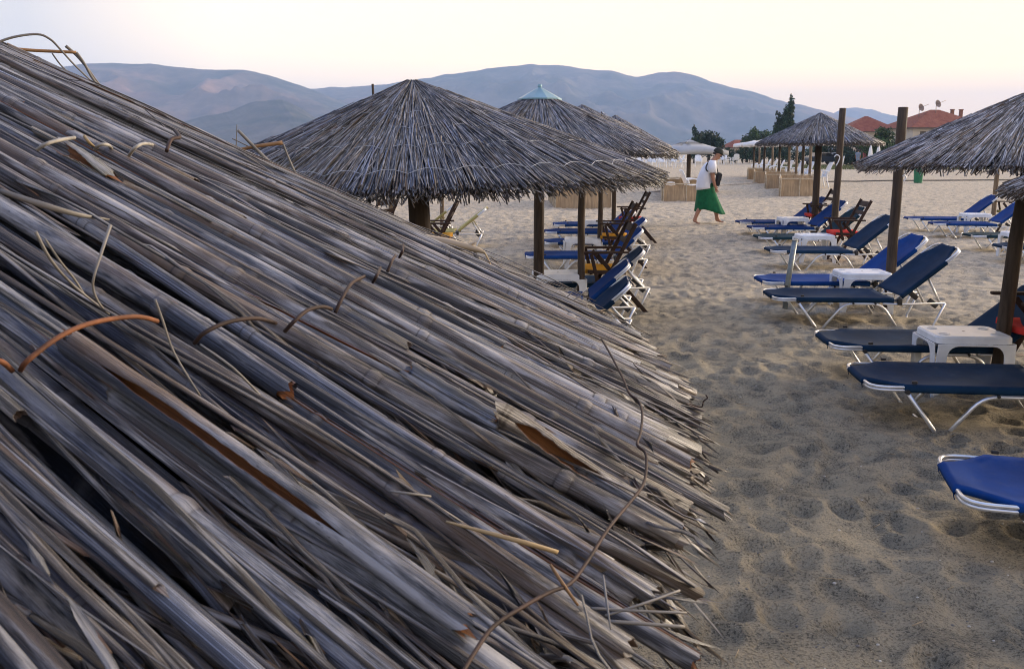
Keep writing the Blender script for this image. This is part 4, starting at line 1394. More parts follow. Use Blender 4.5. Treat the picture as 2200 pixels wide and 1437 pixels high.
def far_person(px, y, rz, top, legs, label, h=1.0):
    r = thing('person', atd(px, y), rz, label, 'person', 'people far off at the edge of the beach')
    r.scale = (h,) * 3
    N = {'pelvis': (0, 0, .92, (.11, .14)), 'chest': (.0, 0, 1.28, (.11, .17)), 'neck': (.0, 0, 1.48, .055), 'head': (.02, 0, 1.62, (.095, .08)), 'crown': (.01, 0, 1.70, .07), 'nose': (.12, 0, 1.60, .014)}
    E = [('pelvis', 'chest'), ('chest', 'neck'), ('neck', 'head'), ('head', 'crown'), ('head', 'nose')]
    for k, sg in (('r', -1), ('l', 1)):
        N.update({'s' + k: (0, sg * .19, 1.40, .055), 'e' + k: (-.03, sg * .25, 1.12, .042), 'w' + k: (.06, sg * .24, .90, .028), 'h' + k: (sg * .04, sg * .09, .85, .09), 'k' + k: (sg * .10, sg * .09, .47, .058), 'a' + k: (sg * .14 - .03, sg * .09, .07, .036), 't' + k: (sg * .14 + .12, sg * .09, .02, .026)})
        E += [('chest', 's' + k), ('s' + k, 'e' + k), ('e' + k, 'w' + k), ('pelvis', 'h' + k), ('h' + k, 'k' + k), ('k' + k, 'a' + k), ('a' + k, 't' + k)]
        hand(N, E, 'w' + k, N['w' + k][:3], (.1, 0, -1), (1, 0, 0), 1, .4)
    body('body', r, N, E, M['skin'])
    g = MB().lathe([(.165, .86), (.16, 1.05), (.165, 1.28), (.13, 1.42), (.06, 1.49)], 16, (0, 0, 0), 0, .85, 1.15, cap=False)
    for sg in (-1, 1): g.tube([(0, sg * .12, 1.40), (-.005, sg * .2, 1.37), (-.02, sg * .235, 1.2)], [.07, .075, .068], 10, caps=False)
    g.build('shirt', M[top], r)
    g = MB()
    for sg in (-1, 1): g.tube([(0, sg * .06, .95), (sg * .05, sg * .09, .70), (sg * .09, sg * .09, .50)], [.11, .10, .085], 12)
    g.build('shorts', M[legs], r)
    MB().lathe([(.085, 1.60), (.098, 1.66), (.085, 1.73), (.03, 1.765)], 12, (-.005, 0, 0)).build('hair', M['hair'], r)


far_person(1857, 92, 2.0, 'pink', 'pink', 'tiny distant person in pink by the far hedge')
far_person(1842, 96, 1.0, 'paleblue', 'paleblue', 'tiny distant person in pale blue left of the pink one')
far_person(1834, 100, -1.0, 'shirt', 'cap', 'tiny distant person in white top between the posts and the pale blue one')
far_person(2072, 62, .5, 'cap', 'cap', 'small dark clothed person seen under the right thatched rim', .5)


# ------------------------------------------------------------------ trees and bushes
def make_leaf(name, c):
    m = NT(name)
    at_ = m.attr('tint').outputs['Fac']
    col = m.mix(1.0, c, m.ramp(at_, [(0, .45), (1, 1.65)]), 'MULTIPLY')
    return m.out(col, .6, 0, .3)


M['leafd'] = make_leaf('dark_evergreen_leaves', (.018, .042, .022))
M['leafc'] = make_leaf('cypress_leaves', (.022, .046, .020))
M['leafm'] = make_leaf('mid_green_leaves', (.040, .078, .026))
M['bark'] = make_wood('bark', (.07, .055, .045))


def leaves(name, root, clumps, count, size, mat, up=.0):
    """leaf faces spread through a set of clumps (x, y, z, rx, ry, rz)"""
    c = np.array(clumps, float)
    vol = (c[:, 3] * c[:, 4] * c[:, 5]) ** .8
    k = rng.choice(len(c), count, p=vol / vol.sum())
    d = rng.standard_normal((count, 3)); d /= np.linalg.norm(d, axis=1)[:, None]
    rr = rng.random(count) ** .42
    wob = 1 + .22 * np.sin(d[:, 0] * 7 + k) * np.sin(d[:, 2] * 6 + k * 2)
    p = c[k, :3] + d * c[k, 3:] * (rr * wob)[:, None]
    a = rng.standard_normal((count, 3)); a[:, 2] += up; a /= np.linalg.norm(a, axis=1)[:, None]
    b = np.cross(a, rng.standard_normal((count, 3))); b /= np.linalg.norm(b, axis=1)[:, None]
    s = size * (0.5 + rng.random(count))[:, None]
    V = np.stack([p - a * s * .9, p + b * s * .5, p + a * s * .9, p - b * s * .5], 1).reshape(-1, 3)
    me = bpy.data.meshes.new(name)
    me.from_pydata(V.tolist(), [], np.arange(count * 4).reshape(-1, 4).tolist())
    t = np.repeat(np.clip(rng.random(len(c))[k] * .7 + .3 * rng.random(count), 0, 1), 4)
    me.attributes.new('tint', 'FLOAT', 'POINT').data.foreach_set('value', t.astype(np.float32))
    me.materials.append(M[mat])
    return link(name, me, root)


def tree(name, px, y, h, clumps, count, size, mat, label, cat='tree', trunk=(.25, .1), group=None, limbs=4):
    root = thing(name, atd(px, y), 0, label, cat, group)
    leaves('crown', root, clumps, count, size, mat)
    g = MB()
    g.tube([(0, 0, -.3), (.05, 0, h * .3), (0, .05, h * .75)], [trunk[0], trunk[0] * .75, trunk[1] * .5], 9)
    for i in range(limbs):
        c = clumps[i % len(clumps)]
        g.tube([(.03, 0, h * .28), (c[0] * .5, c[1] * .5, h * .28 + (c[2] - h * .28) * .55), (c[0], c[1], c[2])], [trunk[1], trunk[1] * .7, trunk[1] * .3], 6)
    g.build('trunk', M['bark'], root)
    return root


def blob(n, w, dpt, z0, z1, cr, lean=0):
    out = []
    for _ in range(n):
        t = rng.random(); z = z0 + (z1 - z0) * t
        f = math.sqrt(max(.08, 1 - (2 * t - 1) ** 2 * .8))
        out.append((rng.uniform(-w, w) * f + lean * t, rng.uniform(-dpt, dpt) * f, z, cr * rng.uniform(.7, 1.3), cr * rng.uniform(.7, 1.3), cr * rng.uniform(.6, 1.1)))
    return out


# leaning cypress pair behind the dark thatched umbrella
cy = [(.30 * k / 14 * 4 - .35 + .12 * rng.standard_normal(), .15 * rng.standard_normal(), 1.5 + 6.8 * k / 14, 1.05 * (1 - (k / 14) ** 2.2) + .22, 1.1 * (1 - (k / 14) ** 2) + .2, .8) for k in range(15)]
cy += [(-.75 + .12 * rng.standard_normal(), 0, 1.2 + 5.3 * k / 10, .95 * (1 - (k / 10) ** 2.5) + .2, .8 * (1 - (k / 10) ** 2) + .12, .6) for k in range(11)]
tree('cypress_tree', 1681, 118, 8, cy, 11000, .17, 'leafc', 'tall dark cypress with two leaning tips above the dark thatched umbrella', limbs=2, trunk=(.2, .08))
cy2 = [(.1 * rng.standard_normal(), .1 * rng.standard_normal(), 1 + 3.9 * k / 9, .62 * (1 - (k / 9) ** 2.4) + .14, .6 * (1 - (k / 9) ** 2) + .12, .5) for k in range(10)]
tree('cypress_tree', 1491, 120, 5, cy2, 1800, .15, 'leafd', 'small pointed dark cypress at the left end of the round tree behind the parasol', limbs=1, trunk=(.15, .06))
tree('broadleaf_tree', 1522, 122, 4, blob(20, 1.7, 1.4, 1.5, 3.6, .85), 5200, .16, 'leafd', 'round dark tree right above the walking man\'s head')
tree('broadleaf_tree', 1628, 128, 5, blob(16, 2.0, 1.5, 1.6, 4.2, .9), 4200, .17, 'leafm', 'bushy green tree left of the tall cypress and above the white parasols')
tree('broadleaf_tree', 1604, 132, 4, blob(10, 1.2, 1.2, 1.3, 3.2, .8), 2600, .17, 'leafd', 'low dark tree beside the small red roof, left of the bushy green tree')
tree('broadleaf_tree', 1893, 92, 4, blob(16, 2.1, 1.2, 1.2, 3.4, .75), 4200, .14, 'leafm', 'rounded light green tree left of the tallest bare post, before the houses')
tree('broadleaf_tree', 1846, 100, 4, blob(16, 2.2, 1.2, .8, 2.6, .8), 3800, .15, 'leafd', 'dark tree under the small red roof house, right of the second tall post')
tree('broadleaf_tree', 1782, 108, 4, blob(14, 2.2, 1.2, .8, 2.4, .8), 3400, .16, 'leafd', 'dark low tree between the thatched umbrella pole and the second tall post')
tree('broadleaf_tree', 1960, 96, 4, blob(10, 1.6, 1.2, .5, 2.0, .7), 2400, .14, 'leafd', 'dark low tree right of the tallest bare post, in front of the large house')


def hedge(px0, px1, y, h, label, mat='leafd', n=26):
    a, b = atd(px0, y), atd(px1, y)
    root = thing('hedge', (a + b) / 2, 0, label, 'hedge', 'hedges behind the beach')
    L = (b - a)[0]
    leaves('foliage', root, [(L * (k / (n - 1) - .5), rng.uniform(-.3, .3), h * rng.uniform(.35, .75), L / n * 1.1, .6, h * rng.uniform(.28, .45)) for k in range(n)], int(2600 + 60 * L), .15, mat)
    g = MB()
    for k in range(8): g.tube([(L * (k / 7 - .5), 0, -.1), (L * (k / 7 - .5) + .1, 0, h * .6)], .05, 6)
    g.build('stems', M['bark'], root)


hedge(1552, 1652, 118, 2.1, 'dark hedge behind the far white chairs, right of the walking man')
hedge(1650, 1800, 112, 1.9, 'long dark hedge behind the white parasol poles', n=34)
hedge(1800, 1935, 98, 1.6, 'dark hedge behind the distant people')
hedge(1935, 2230, 110, 1.3, 'low hedge behind the litter bin and right umbrella', n=40)
# rough grass along the back of the beach
V, F = [], []
for k in range(9000):
    px = rng.uniform(1640, 2260); y = rng.uniform(78, 100)
    p = atd(px, y); a = rng.uniform(0, PI); h = rng.uniform(.06, .28); w = .04
    b = len(V); V += [(p[0] - w * math.cos(a), p[1] - w * math.sin(a), 0), (p[0] + w * math.cos(a), p[1] + w * math.sin(a), 0), (p[0] + rng.normal(0, .06), p[1], h)]; F.append((b, b + 1, b + 2))
M['grass'] = simple('dry_green_grass', (.12, .14, .045), .8, var=.4, scale=.6)
me = bpy.data.meshes.new('grass'); me.from_pydata(V, [], F); me.materials.append(M['grass'])
tag(link('grass', me), 'thin strip of rough grass along the back of the beach', 'grass', kind='stuff')


# ------------------------------------------------------------------ houses, cars, lamps
def make_tiles():
    m = NT('red_roof_tiles')
    co = m.coord()
    w = m.n('ShaderNodeTexWave'); w.inputs['Scale'].default_value = 2.2; w.inputs['Distortion'].default_value = .6; m.l(co, w.inputs['Vector'])
    a = m.noise(co, 1.2, 5)
    col = m.mix(m.ramp(a, [(.3, 0), (.7, 1)]), (.23, .062, .040), (.33, .115, .075))
    col = m.mix(1.0, col, m.ramp(w.outputs['Fac'], [(0, .75), (1, 1.1)]), 'MULTIPLY')
    m.bump(w.outputs['Fac'], .6, .05)
    return m.out(col, .85, 0, .2)


M['tiles'] = make_tiles()
M['render'] = simple('cream_render', (.52, .47, .40), .9, var=.1, scale=1)
M['glass'] = simple('dark_window_glass', (.02, .022, .025), .15)
M['shutter'] = simple('brown_shutter', (.05, .032, .022), .7)
M['soffit'] = simple('dark_eave_wood', (.10, .065, .045), .8)
M['chim'] = simple('chimney_brick', (.24, .12, .08), .9)
M['dish'] = simple('grey_dish', (.24, .18, .16), .6)


def hip_roof(w, d, z0, z1, over=.7, ridge=.35):
    w2, d2 = w / 2 + over, d / 2 + over; r = w / 2 * ridge
    g = MB()
    vs = [(-w2, -d2, z0), (w2, -d2, z0), (w2, d2, z0), (-w2, d2, z0), (-r, 0, z1), (r, 0, z1), (-w2, -d2, z0 - .18), (w2, -d2, z0 - .18), (w2, d2, z0 - .18), (-w2, d2, z0 - .18)]
    g.add(vs, [(0, 1, 5, 4), (1, 2, 5), (2, 3, 4, 5), (3, 0, 4)], 0)
    g.add(vs, [(6, 7, 1, 0), (7, 8, 2, 1), (8, 9, 3, 2), (9, 6, 0, 3), (9, 8, 7, 6)], 1)
    return g


def house(px, y, rz, w, d, hw, hr, label, wins, ridge=.35, extra=None):
    root = thing('house', atd(px, y), rz, label, 'house', 'red roofed houses behind the beach')
    MB().box((0, 0, hw / 2 - .2), (w, d, hw + .4)).build('wall', M['render'], root)
    rf = hip_roof(w, d, hw + .15, hw + hr, ridge=ridge).build('roof', [M['tiles'], M['soffit']], root)
    for (x, z, ww, wh, face) in wins:
        if face == 0: c, s = (x, -d / 2 - .02, z), (ww, .10, wh)
        else: c, s = (-w / 2 - .02, x, z), (.10, ww, wh)
        f = MB().box(c, s).build('window', M['shutter'], root)
        c2 = (c[0], c[1] - .035, c[2]) if face == 0 else (c[0] - .035, c[1], c[2])
        s2 = (ww * .8, .07, wh * .86) if face == 0 else (.07, ww * .8, wh * .86)
        MB().box(c2, s2).build('pane', M['glass'], f)
    return root, rf


H2, rf2 = house(2000, 142, R(8), 12.5, 9, 5.0, 3.0, 'large cream house with red hipped roof, two satellite dishes and two chimneys',
                [(-4.6, 3.9, .9, 1.3, 0), (-2.2, 3.9, 1.0, 1.6, 0), (.4, 3.9, 1.0, 1.6, 0), (3.6, 3.9, 1.6, 1.2, 0), (-4.2, 1.4, 1.2, 1.4, 0), (-1.4, 1.4, 1.0, 2.0, 0), (2.5, 3.8, 1.0, 1.3, 1), (-2.0, 3.8, 1.0, 1.3, 1)], ridge=.12)
g = hip_roof(4.6, 4, 5.2, 6.6, .5, .5); g.v = [(x + 3.9, yy - 3.6, z) for x, yy, z in g.v]
g.build('porch_roof', [M['soffit'], M['soffit']], H2)
MB().box((3.9, -5.2, 2.4), (3.8, 1.6, 5.3)).build('bay', M['render'], H2)
for x in (3.4, 4.9):
    MB().box((x, .6, 7.2), (.42, .42, 1.7)).box((x, .6, 8.08), (.54, .54, .12)).build('chimney', M['chim'], rf2)
for x, z in ((-3.2, 8.2), (-.4, 8.8)):
    g = MB(); g.lathe([(.02, 0), (.30, .05), (.52, .18), (.60, .30), (.58, .31), (.28, .07), (.02, .02)], 16, cap=False)
    o = g.build('satellite_dish', M['dish'], H2); o.location = (x, -1.0, z); o.rotation_euler = (R(72), 0, R(20))
    MB().tube([(x, -.9, z - 1.9), (x, -.9, z + .1)], .05, 6).tube([(x, -1.0, z), (x + .9, -1.9, z + .55)], .03, 5).build('dish_mast', M['dish'], H2)
house(1855, 168, R(-4), 9.2, 8, 5.0, 3.0, 'cream house with plain red hipped roof between the two tall bare posts', [(-2.5, 3.8, 1.0, 1.3, 0), (.8, 3.8, 1.0, 1.3, 0), (3.2, 3.8, 1.0, 1.3, 0), (-1, 1.4, 1.2, 1.6, 0)], ridge=.06)
house(1590, 185, R(12), 5.4, 5, 2.2, 1.7, 'small low house with faded red roof left of the bushy green tree', [(-1.4, 1.3, .9, 1.0, 0), (1.2, 1.3, .9, 1.0, 0)], ridge=.5)

M['carp'] = simple('dark_car_paint', (.035, .042, .055), .25, var=.05)
M['carg'] = simple('grey_car_paint', (.22, .24, .27), .25, var=.05)
M['tyre'] = simple('tyre_rubber', (.015, .015, .015), .8)
M['lampglass'] = simple('headlight_glass', (.7, .7, .66), .2)


def car(px, y, rz, paint, label):
    root = thing('parked_car', atd(px, y), rz, label, 'car', 'cars parked behind the beach')
    sec = [(-2.1, .45), (-2.12, .80), (-1.95, 1.0), (-1.55, 1.05), (-1.0, 1.42), (.35, 1.45), (1.0, 1.02), (1.75, .90), (2.08, .72), (2.1, .42)]
    MB().prism(sec, (0, 0, 0), (1, 0, 0), (0, 0, 1), 1.66).build('body', paint, root, bevel=.08)
    for s in (-1, 1):
        MB().prism([(-1.35, 1.03), (-.92, 1.36), (-.35, 1.38), (-.35, 1.03)], (0, s * .834, 0), (1, 0, 0), (0, 0, 1), .02).build('window', M['glass'], root)
        MB().prism([(-.27, 1.03), (-.27, 1.38), (.30, 1.39), (.82, 1.03)], (0, s * .834, 0), (1, 0, 0), (0, 0, 1), .02).build('window', M['glass'], root)
        for x in (-1.3, 1.3):
            o = MB().lathe([(.19, -.1), (.31, -.1), (.33, -.05), (.33, .05), (.31, .1), (.19, .1)], 18, cap=False).build('wheel', M['tyre'], root)
            o.location = (x, s * .80, .33); o.rotation_euler = (PI / 2, 0, 0)
            MB().lathe([(.02, .07), (.19, .06), (.19, -.06), (.02, -.07)], 14).build('rim', M['alu'], o)
        MB().box((2.06, s * .58, .70), (.08, .34, .14), None, 0, .02).build('headlight', M['lampglass'], root)
    MB().prism([(0, 0), (.58, 0), (.50, .40), (0, .40)], (0.70, 0, 1.03), (0, 1, 0), (-.80, 0, .8), .02).prism([(0, 0), (-.58, 0), (-.50, .40), (0, .40)], (0.70, 0, 1.03), (0, 1, 0), (-.80, 0, .8), .02).build('windscreen', M['glass'], root)
    return root


car(1768, 101, .2, M['carp'], 'dark parked car behind the grass, left of the post with the white hook')
car(1806, 105, -.2, M['carg'], 'grey parked car behind the grass, right of the post with the white hook')
car(1918, 104, .1, M['carg'], 'grey parked car before the hedge beside the tallest bare post')
for px, y, lb in ((1872, 104, 'far street lamp with two white globes, left of the two'), (1890, 106, 'far street lamp with two white globes, right of the two')):
    t = thing('street_lamp', atd(px, y), 0, lb, 'street lamp', 'street lamps behind the beach')
    MB().tube([(0, 0, -.2), (0, 0, 2.5)], .05, 8).tube([(-.3, 0, 2.5), (.3, 0, 2.5)], .035, 6).build('pole', M['steel'], t)
    for s in (-.3, .3): MB().lathe([(.03, 0), (.15, .08), (.19, .2), (.15, .32), (.03, .38)], 12, (s, 0, 2.5)).build('globe', M['white'], t)


# ------------------------------------------------------------------ ground
def make_sand():
    m = NT('beach_sand')
    co = m.coord()
    big = m.noise(co, .35, 5, .6)
    mid = m.noise(co, 4.6, 6, .66)
    gr = m.noise(co, 95, 3, .7)
    gr2 = m.noise(co, 38, 4, .7)
    pix = m.noise(co, 210, 2, .6)
    col = m.mix(m.ramp(big, [(.35, 0), (.65, 1)]), (.57, .49, .37), (.51, .445, .345))
    col = m.mix(m.ramp(mid, [(.46, 0), (.63, .85)]), col, (.25, .235, .205))
    # coarse dark grains, thicker in patches
    k = m.mul(m.ramp(gr, [(.50, 0), (.60, 1)]), m.ramp(mid, [(.34, .25), (.6, .9)]))
    col = m.mix(k, col, (.085, .080, .072))
    col = m.mix(m.ramp(gr2, [(.60, 0), (.70, .55)]), col, (.19, .135, .085))
    col = m.mix(m.ramp(pix, [(.60, 0), (.68, .85)]), col, (.60, .55, .46))
    # sand tone runs darker close by and paler further up the beach
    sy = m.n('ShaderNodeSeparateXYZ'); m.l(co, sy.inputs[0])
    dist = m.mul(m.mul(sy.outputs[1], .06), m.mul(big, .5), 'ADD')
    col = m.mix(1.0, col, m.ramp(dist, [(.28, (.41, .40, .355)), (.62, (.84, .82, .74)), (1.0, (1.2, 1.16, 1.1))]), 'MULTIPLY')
    h = m.mul(m.mul(gr, .6), m.mul(gr2, 1.0), 'ADD')
    m.bump(h, 1.0, .016)
    return m.out(col, .9, 0, .15)


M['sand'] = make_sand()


def cells(x, y, size, rad, seed, keep=.75):
    """dimples: footprints scattered on a jittered grid"""
    X, Y = x / size, y / size
    ix, iy = np.floor(X), np.floor(Y)
    best = np.zeros_like(x)
    for dx in (-1, 0, 1):
        for dy in (-1, 0, 1):
            cx, cy_ = ix + dx, iy + dy
            jx, jy = cx + hsh(cx, cy_, seed), cy_ + hsh(cx, cy_, seed + 1)
            a = hsh(cx, cy_, seed + 2) * 6.28
            u, v = (X - jx) * size, (Y - jy) * size
            uu, vv = u * np.cos(a) + v * np.sin(a), -u * np.sin(a) + v * np.cos(a)
            q = np.sqrt((uu / (rad * 1.5)) ** 2 + (vv / rad) ** 2)
            w = (hsh(cx, cy_, seed + 3) < keep) * (0.5 + .5 * hsh(cx, cy_, seed + 4))
            best += w * (-np.exp(-(q ** 2) * 1.3) + .38 * np.exp(-((q - 1.45) / .42) ** 2))
    return best


def ground_h(x, y):
    r = np.hypot(x, y)
    far = np.clip(1 - (r - 20) / 50, 0, 1)
    h = .036 * cells(x, y, .20, .056, 11) + .032 * cells(x, y, .62, .15, 23, .8)
    h += .035 * (fbm(x * 1.1, y * 1.1, 3, 5) - .5) + .05 * (fbm(x * .35 + 7, y * .35, 3, 9) - .5)
    h += .030 * (fbm(x * 5, y * 5, 4, 15) - .5)
    return h * (0.25 + .75 * far) * np.clip(1 - (r - 60) / 60, 0, 1) - .01


ang = np.unique(np.concatenate([np.linspace(-40, 40, 620), np.linspace(-180, -40, 60), np.linspace(40, 180, 60)]))[:-1]
ang = R(1) * ang
rad = [0.15]
while rad[-1] < 9000: rad.append(rad[-1] + max(.016, rad[-1] * (.0065 if rad[-1] < 60 else .06)))
rad = np.array(rad)
A, B = np.meshgrid(ang, rad)
gx, gy = np.sin(A) * B, np.cos(A) * B
gz = ground_h(gx, gy)
V = np.stack([gx, gy, gz], -1).reshape(-1, 3)
nr, na = A.shape
ii = np.arange(nr * na).reshape(nr, na)
F = np.stack([ii[:-1], np.roll(ii[:-1], -1, 1), np.roll(ii[1:], -1, 1), ii[1:]], -1).reshape(-1, 4)
me = bpy.data.meshes.new('sand')
me.vertices.add(len(V) + 1); me.vertices.foreach_set('co', np.concatenate([V, [[0, 0, -.02]]]).ravel().astype(np.float32))
loops = F.ravel()
tri = np.stack([np.full(na, len(V)), np.roll(ii[0], -1), ii[0]], -1).ravel()
me.loops.add(len(loops) + len(tri)); me.loops.foreach_set('vertex_index', np.concatenate([loops, tri]).astype(np.int32))
me.polygons.add(len(F) + na)
me.polygons.foreach_set('loop_start', np.concatenate([np.arange(len(F)) * 4, len(F) * 4 + np.arange(na) * 3]).astype(np.int32))
me.polygons.foreach_set('use_smooth', np.ones(len(F) + na, bool))
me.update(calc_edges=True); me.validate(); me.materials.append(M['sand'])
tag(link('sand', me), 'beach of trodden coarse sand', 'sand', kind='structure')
# twigs, pebbles and shells scattered on the sand: nobody could count them
g = MB()
for k in range(420):
    y = rng.uniform(1.6, 9); x = rng.uniform(.05, .62) * y
    z = float(ground_h(np.array([x]), np.array([y]))[0]); s = rng.uniform(.003, .008)
    g.lathe([(.1 * s, -.6 * s), (s, -.2 * s), (s * .9, .3 * s), (.1 * s, .6 * s)], 6, (x, y, z + .001), int(rng.random() < .35), 1, rng.uniform(.5, 1))
for k in range(60):
    y = rng.uniform(1.6, 8); x = rng.uniform(.05, .6) * y; a = rng.uniform(0, PI); L = rng.uniform(.02, .09)
    z = float(ground_h(np.array([x]), np.array([y]))[0])
    g.tube([(x, y, z + .003), (x + L * math.cos(a), y + L * math.sin(a), z + .008)], .0014, 5, 2)
M['peb'] = simple('grey_pebble', (.16, .15, .14), .7); M['shell'] = simple('pale_shell', (.55, .52, .47), .6)
tag(g.build('pebbles', [M['peb'], M['shell'], M['straw']]), 'small pebbles, shell bits and straw scattered on the near sand', 'pebbles', kind='stuff')


# ------------------------------------------------------------------ hills
def make_hillmat(name, patch):
    m = NT(name)
    co = m.coord()
    a = m.noise(co, .0045, 7, .6)
    b = m.noise(co, .0013, 4, .55)
    c = m.noise(co, .03, 4, .6)
    col = m.mix(m.ramp(a, [(.42, 0), (.58, 1)]), (.024, .034, .026), (.125, .10, .08))
    col = m.mix(m.ramp(b, [(.52, 0), (.64, patch)]), col, (.44, .22, .16))  # reddish patches spread over the slopes by noise
    col = m.mix(1.0, col, m.ramp(c, [(.3, .7), (.7, 1.25)]), 'MULTIPLY')
    return m.out(col, .95, 0, .05)


M['hillC'] = make_hillmat('pinkish_scrub_hillside', .38)
M['hillA'] = make_hillmat('scrub_hillside', .35)
M['hillB'] = make_hillmat('pink_patched_hillside', 1.0)


def hill(name, sky, y0, y1, mat, label, seed, rough=1.0, base=-2):
    """ridge whose crest at distance y1 follows the skyline sky (photo points); foot at y0"""
    xs = np.array([p[0] for p in sky], float); ys = np.array([p[1] for p in sky], float)
    px = np.linspace(xs[0], xs[-1], 320)
    py = np.interp(px, xs, ys)
    k = np.ones(3) / 3; py = np.convolve(np.pad(py, 1, mode='edge'), k, 'valid')
    py += 5.0 * (fbm(px / 30, px * 0, 5, seed) - .5)
    crest = CAM_H + (HOR - py) / FPX * y1
    nv = 90
    t = np.linspace(0, 1.35, nv)
    T, PXm = np.meshgrid(t, px, indexing='ij')
    Y = y0 + (y1 - y0) * T
    X = (PXm - PX0) / FPX * y1 * (0.6 + .4 * T)
    Cm = np.broadcast_to(crest, T.shape)
    prof = np.where(T <= 1, T ** 1.25, 1 - (T - 1) * 1.4)
    nz = (np.abs(fbm(X / 300 + seed, Y / 420, 6, seed) - .5) * 2) ** .8
    nz2 = fbm(X / 130, Y / 130, 4, seed + 3)
    w = np.clip(4 * T * (1 - T), 0, 1) * rough
    Z = base + (Cm - base) * (prof - w * (.46 * (nz - .28) + .12 * (nz2 - .5)))
    V = np.stack([X, Y, Z], -1).reshape(-1, 3)
    i = np.arange(nv * 320).reshape(nv, 320)
    F = np.stack([i[:-1, :-1], i[:-1, 1:], i[1:, 1:], i[1:, :-1]], -1).reshape(-1, 4)
    me = bpy.data.meshes.new(name); me.from_pydata(V.tolist(), [], F.tolist())
    me.polygons.foreach_set('use_smooth', np.ones(len(F), bool)); me.materials.append(M[mat])
    return tag(link(name, me), label, 'hills', kind='structure')


hill('hills', [(420, 330), (560, 235), (640, 203), (680, 195), (760, 192), (800, 190), (860, 183), (900, 178), (960, 167), (1010, 161), (1050, 155), (1090, 151), (1130, 147), (1190, 147), (1215, 150), (1260, 157), (1310, 160), (1350, 170), (1365, 172), (1400, 163), (1440, 159),
               (1475, 165), (1520, 182), (1560, 194), (1600, 200), (1650, 216), (1700, 228), (1750, 238), (1800, 250), (1850, 262), (1920, 276), (2000, 290), (2120, 300), (2400, 318)], 1900, 3300, 'hillA', 'long blue hazy mountain ridge', 3)
hill('hills', [(-900, 260), (-500, 215), (-100, 185), (60, 165), (160, 152), (215, 145), (260, 143), (300, 147), (340, 145), (385, 149), (430, 155), (480, 157), (530, 156), (560, 160), (600, 170), (640, 183), (680, 198), (740, 222), (800, 250), (860, 280), (940, 318)], 1500, 2700, 'hillC', 'hazy blue hill at the left', 17)
hill('hills', [(250, 318), (330, 285), (430, 258), (500, 243), (560, 222), (615, 218), (650, 232), (690, 256), (740, 285), (800, 312), (850, 322)], 1250, 1750, 'hillB', 'lower hill with pinkish slopes', 29, .6)
hill('hills', [(1640, 318), (1720, 275), (1770, 248), (1800, 237), (1825, 234), (1860, 240), (1890, 250), (1920, 254), (1980, 275), (2080, 300), (2300, 318)], 3400, 4600, 'hillA', 'faint far hill behind the houses', 41)

# air between here and the hills
hz = MB().box((0, 3100, 205), (9000, 6800, 420)).build('haze', [])
hm = bpy.data.materials.new('haze_air'); hm.use_nodes = True
nt = hm.node_tree; nt.nodes.remove(nt.nodes['Principled BSDF'])
pv = nt.nodes.new('ShaderNodeVolumePrincipled')
pv.inputs['Color'].default_value = (.46, .65, 1.0, 1)
pv.inputs['Density'].default_value = .00025
pv.inputs['Anisotropy'].default_value = .0
nt.links.new(pv.outputs[0], nt.nodes['Material Output'].inputs['Volume'])
hz.data.materials.append(hm)
hz.location = (0, 0, 0)
tag(hz, 'thin evening haze over beach and hills', 'haze', kind='stuff')

# ------------------------------------------------------------------ light
SUN_AZ, SUN_EL = 62, 11
w = bpy.data.worlds.new('World'); SC.world = w; w.use_nodes = True
nt = w.node_tree; bg = nt.nodes['Background']
sky = nt.nodes.new('ShaderNodeTexSky'); sky.sky_type = 'NISHITA'; sky.sun_disc = False
sky.sun_elevation = R(SUN_EL); sky.sun_rotation = R(SUN_AZ); sky.dust_density = 2.0; sky.ozone_density = 1.5
# a bright, even evening veil over the clear-sky model
tc = nt.nodes.new('ShaderNodeTexCoord')
sep = nt.nodes.new('ShaderNodeSeparateXYZ'); nt.links.new(tc.outputs['Generated'], sep.inputs[0])
rp = nt.nodes.new('ShaderNodeValToRGB'); nt.links.new(sep.outputs[2], rp.inputs[0])
VEIL = 8.9
e = rp.color_ramp.elements
for p, c in ((.0, (2.05, 1.48, .84)), (.05, (1.74, 1.41, .90)), (.11, (1.24, 1.22, 1.08)), (.17, (1.08, 1.17, 1.15)), (.35, (.64, .82, 1.06)), (1.0, (.34, .56, 1.05))):
    x = e[0] if p == 0 else (e[1] if p == 1.0 else e.new(p))
    x.position = p; x.color = (*c, 1)
mx = nt.nodes.new('ShaderNodeMix'); mx.data_type = 'RGBA'; mx.blend_type = 'ADD'; mx.inputs[0].default_value = 1.0
sc_ = nt.nodes.new('ShaderNodeMix'); sc_.data_type = 'RGBA'; sc_.blend_type = 'MULTIPLY'; sc_.inputs[0].default_value = 1.0
dt = nt.nodes.new('ShaderNodeVectorMath'); dt.operation = 'DOT_PRODUCT'; nt.links.new(tc.outputs['Generated'], dt.inputs[0])
dt.inputs[1].default_value = (math.sin(R(SUN_AZ)), math.cos(R(SUN_AZ)), 0)
r2 = nt.nodes.new('ShaderNodeValToRGB'); nt.links.new(dt.outputs['Value'], r2.inputs[0])      # warmer towards the sun
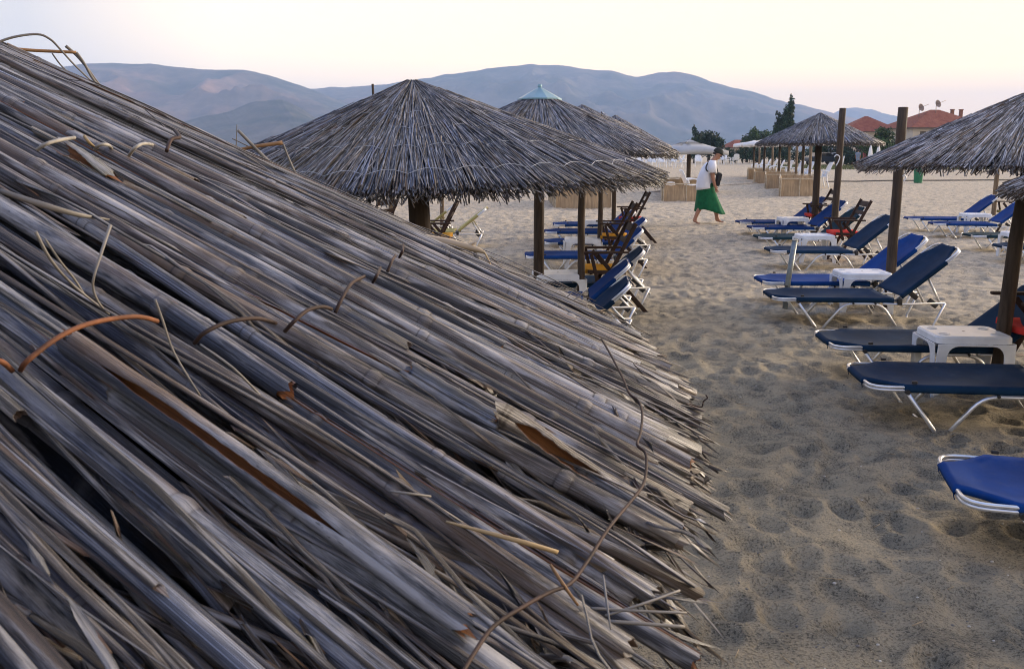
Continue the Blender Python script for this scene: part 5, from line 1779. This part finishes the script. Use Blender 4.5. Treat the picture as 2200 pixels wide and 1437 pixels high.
r2.color_ramp.elements[0].position = -.0; r2.color_ramp.elements[0].color = (.46, .55, .76, 1)
e3 = r2.color_ramp.elements.new(.18); e3.color = (.95, .96, .96, 1)
r2.color_ramp.elements[-1].position = .95; r2.color_ramp.elements[-1].color = (1.24, 1.06, .66, 1)
wm = nt.nodes.new('ShaderNodeMix'); wm.data_type = 'RGBA'; wm.blend_type = 'MULTIPLY'; wm.inputs[0].default_value = 1.0
nt.links.new(rp.outputs[0], wm.inputs[6]); nt.links.new(r2.outputs[0], wm.inputs[7])
nt.links.new(wm.outputs[2], sc_.inputs[6]); sc_.inputs[7].default_value = (VEIL, VEIL, VEIL, 1)
s2 = nt.nodes.new('ShaderNodeMix'); s2.data_type = 'RGBA'; s2.blend_type = 'MULTIPLY'; s2.inputs[0].default_value = 1.0
nt.links.new(sky.outputs[0], s2.inputs[6]); s2.inputs[7].default_value = (.22, .22, .22, 1)
nt.links.new(sc_.outputs[2], mx.inputs[6]); nt.links.new(s2.outputs[2], mx.inputs[7])
nt.links.new(mx.outputs[2], bg.inputs[0]); bg.inputs[1].default_value = .1

sd = bpy.data.lights.new('sun', 'SUN'); sd.energy = 4.2; sd.angle = R(11); sd.color = (1, .84, .66)
so = bpy.data.objects.new('sun', sd); COL.objects.link(so)
d = Vector((math.sin(R(SUN_AZ)) * math.cos(R(SUN_EL)), math.cos(R(SUN_AZ)) * math.cos(R(SUN_EL)), math.sin(R(SUN_EL))))
so.rotation_euler = d.to_track_quat('Z', 'Y').to_euler(); so.location = (6, -4, 9)

vs_ = SC.view_settings
vs_.view_transform = 'Standard'; vs_.look = 'None'; vs_.exposure = .48; vs_.gamma = 1
SC.render.engine = 'CYCLES'
cy_ = SC.cycles
cy_.use_denoising = True
cy_.max_bounces = 6; cy_.diffuse_bounces = 3; cy_.glossy_bounces = 2; cy_.volume_bounces = 1; cy_.transparent_max_bounces = 8
cy_.caustics_reflective = False; cy_.caustics_refractive = False
cy_.sample_clamp_indirect = 4
cy_.filter_width = 1.0
cy_.pixel_filter_type = 'BLACKMAN_HARRIS'
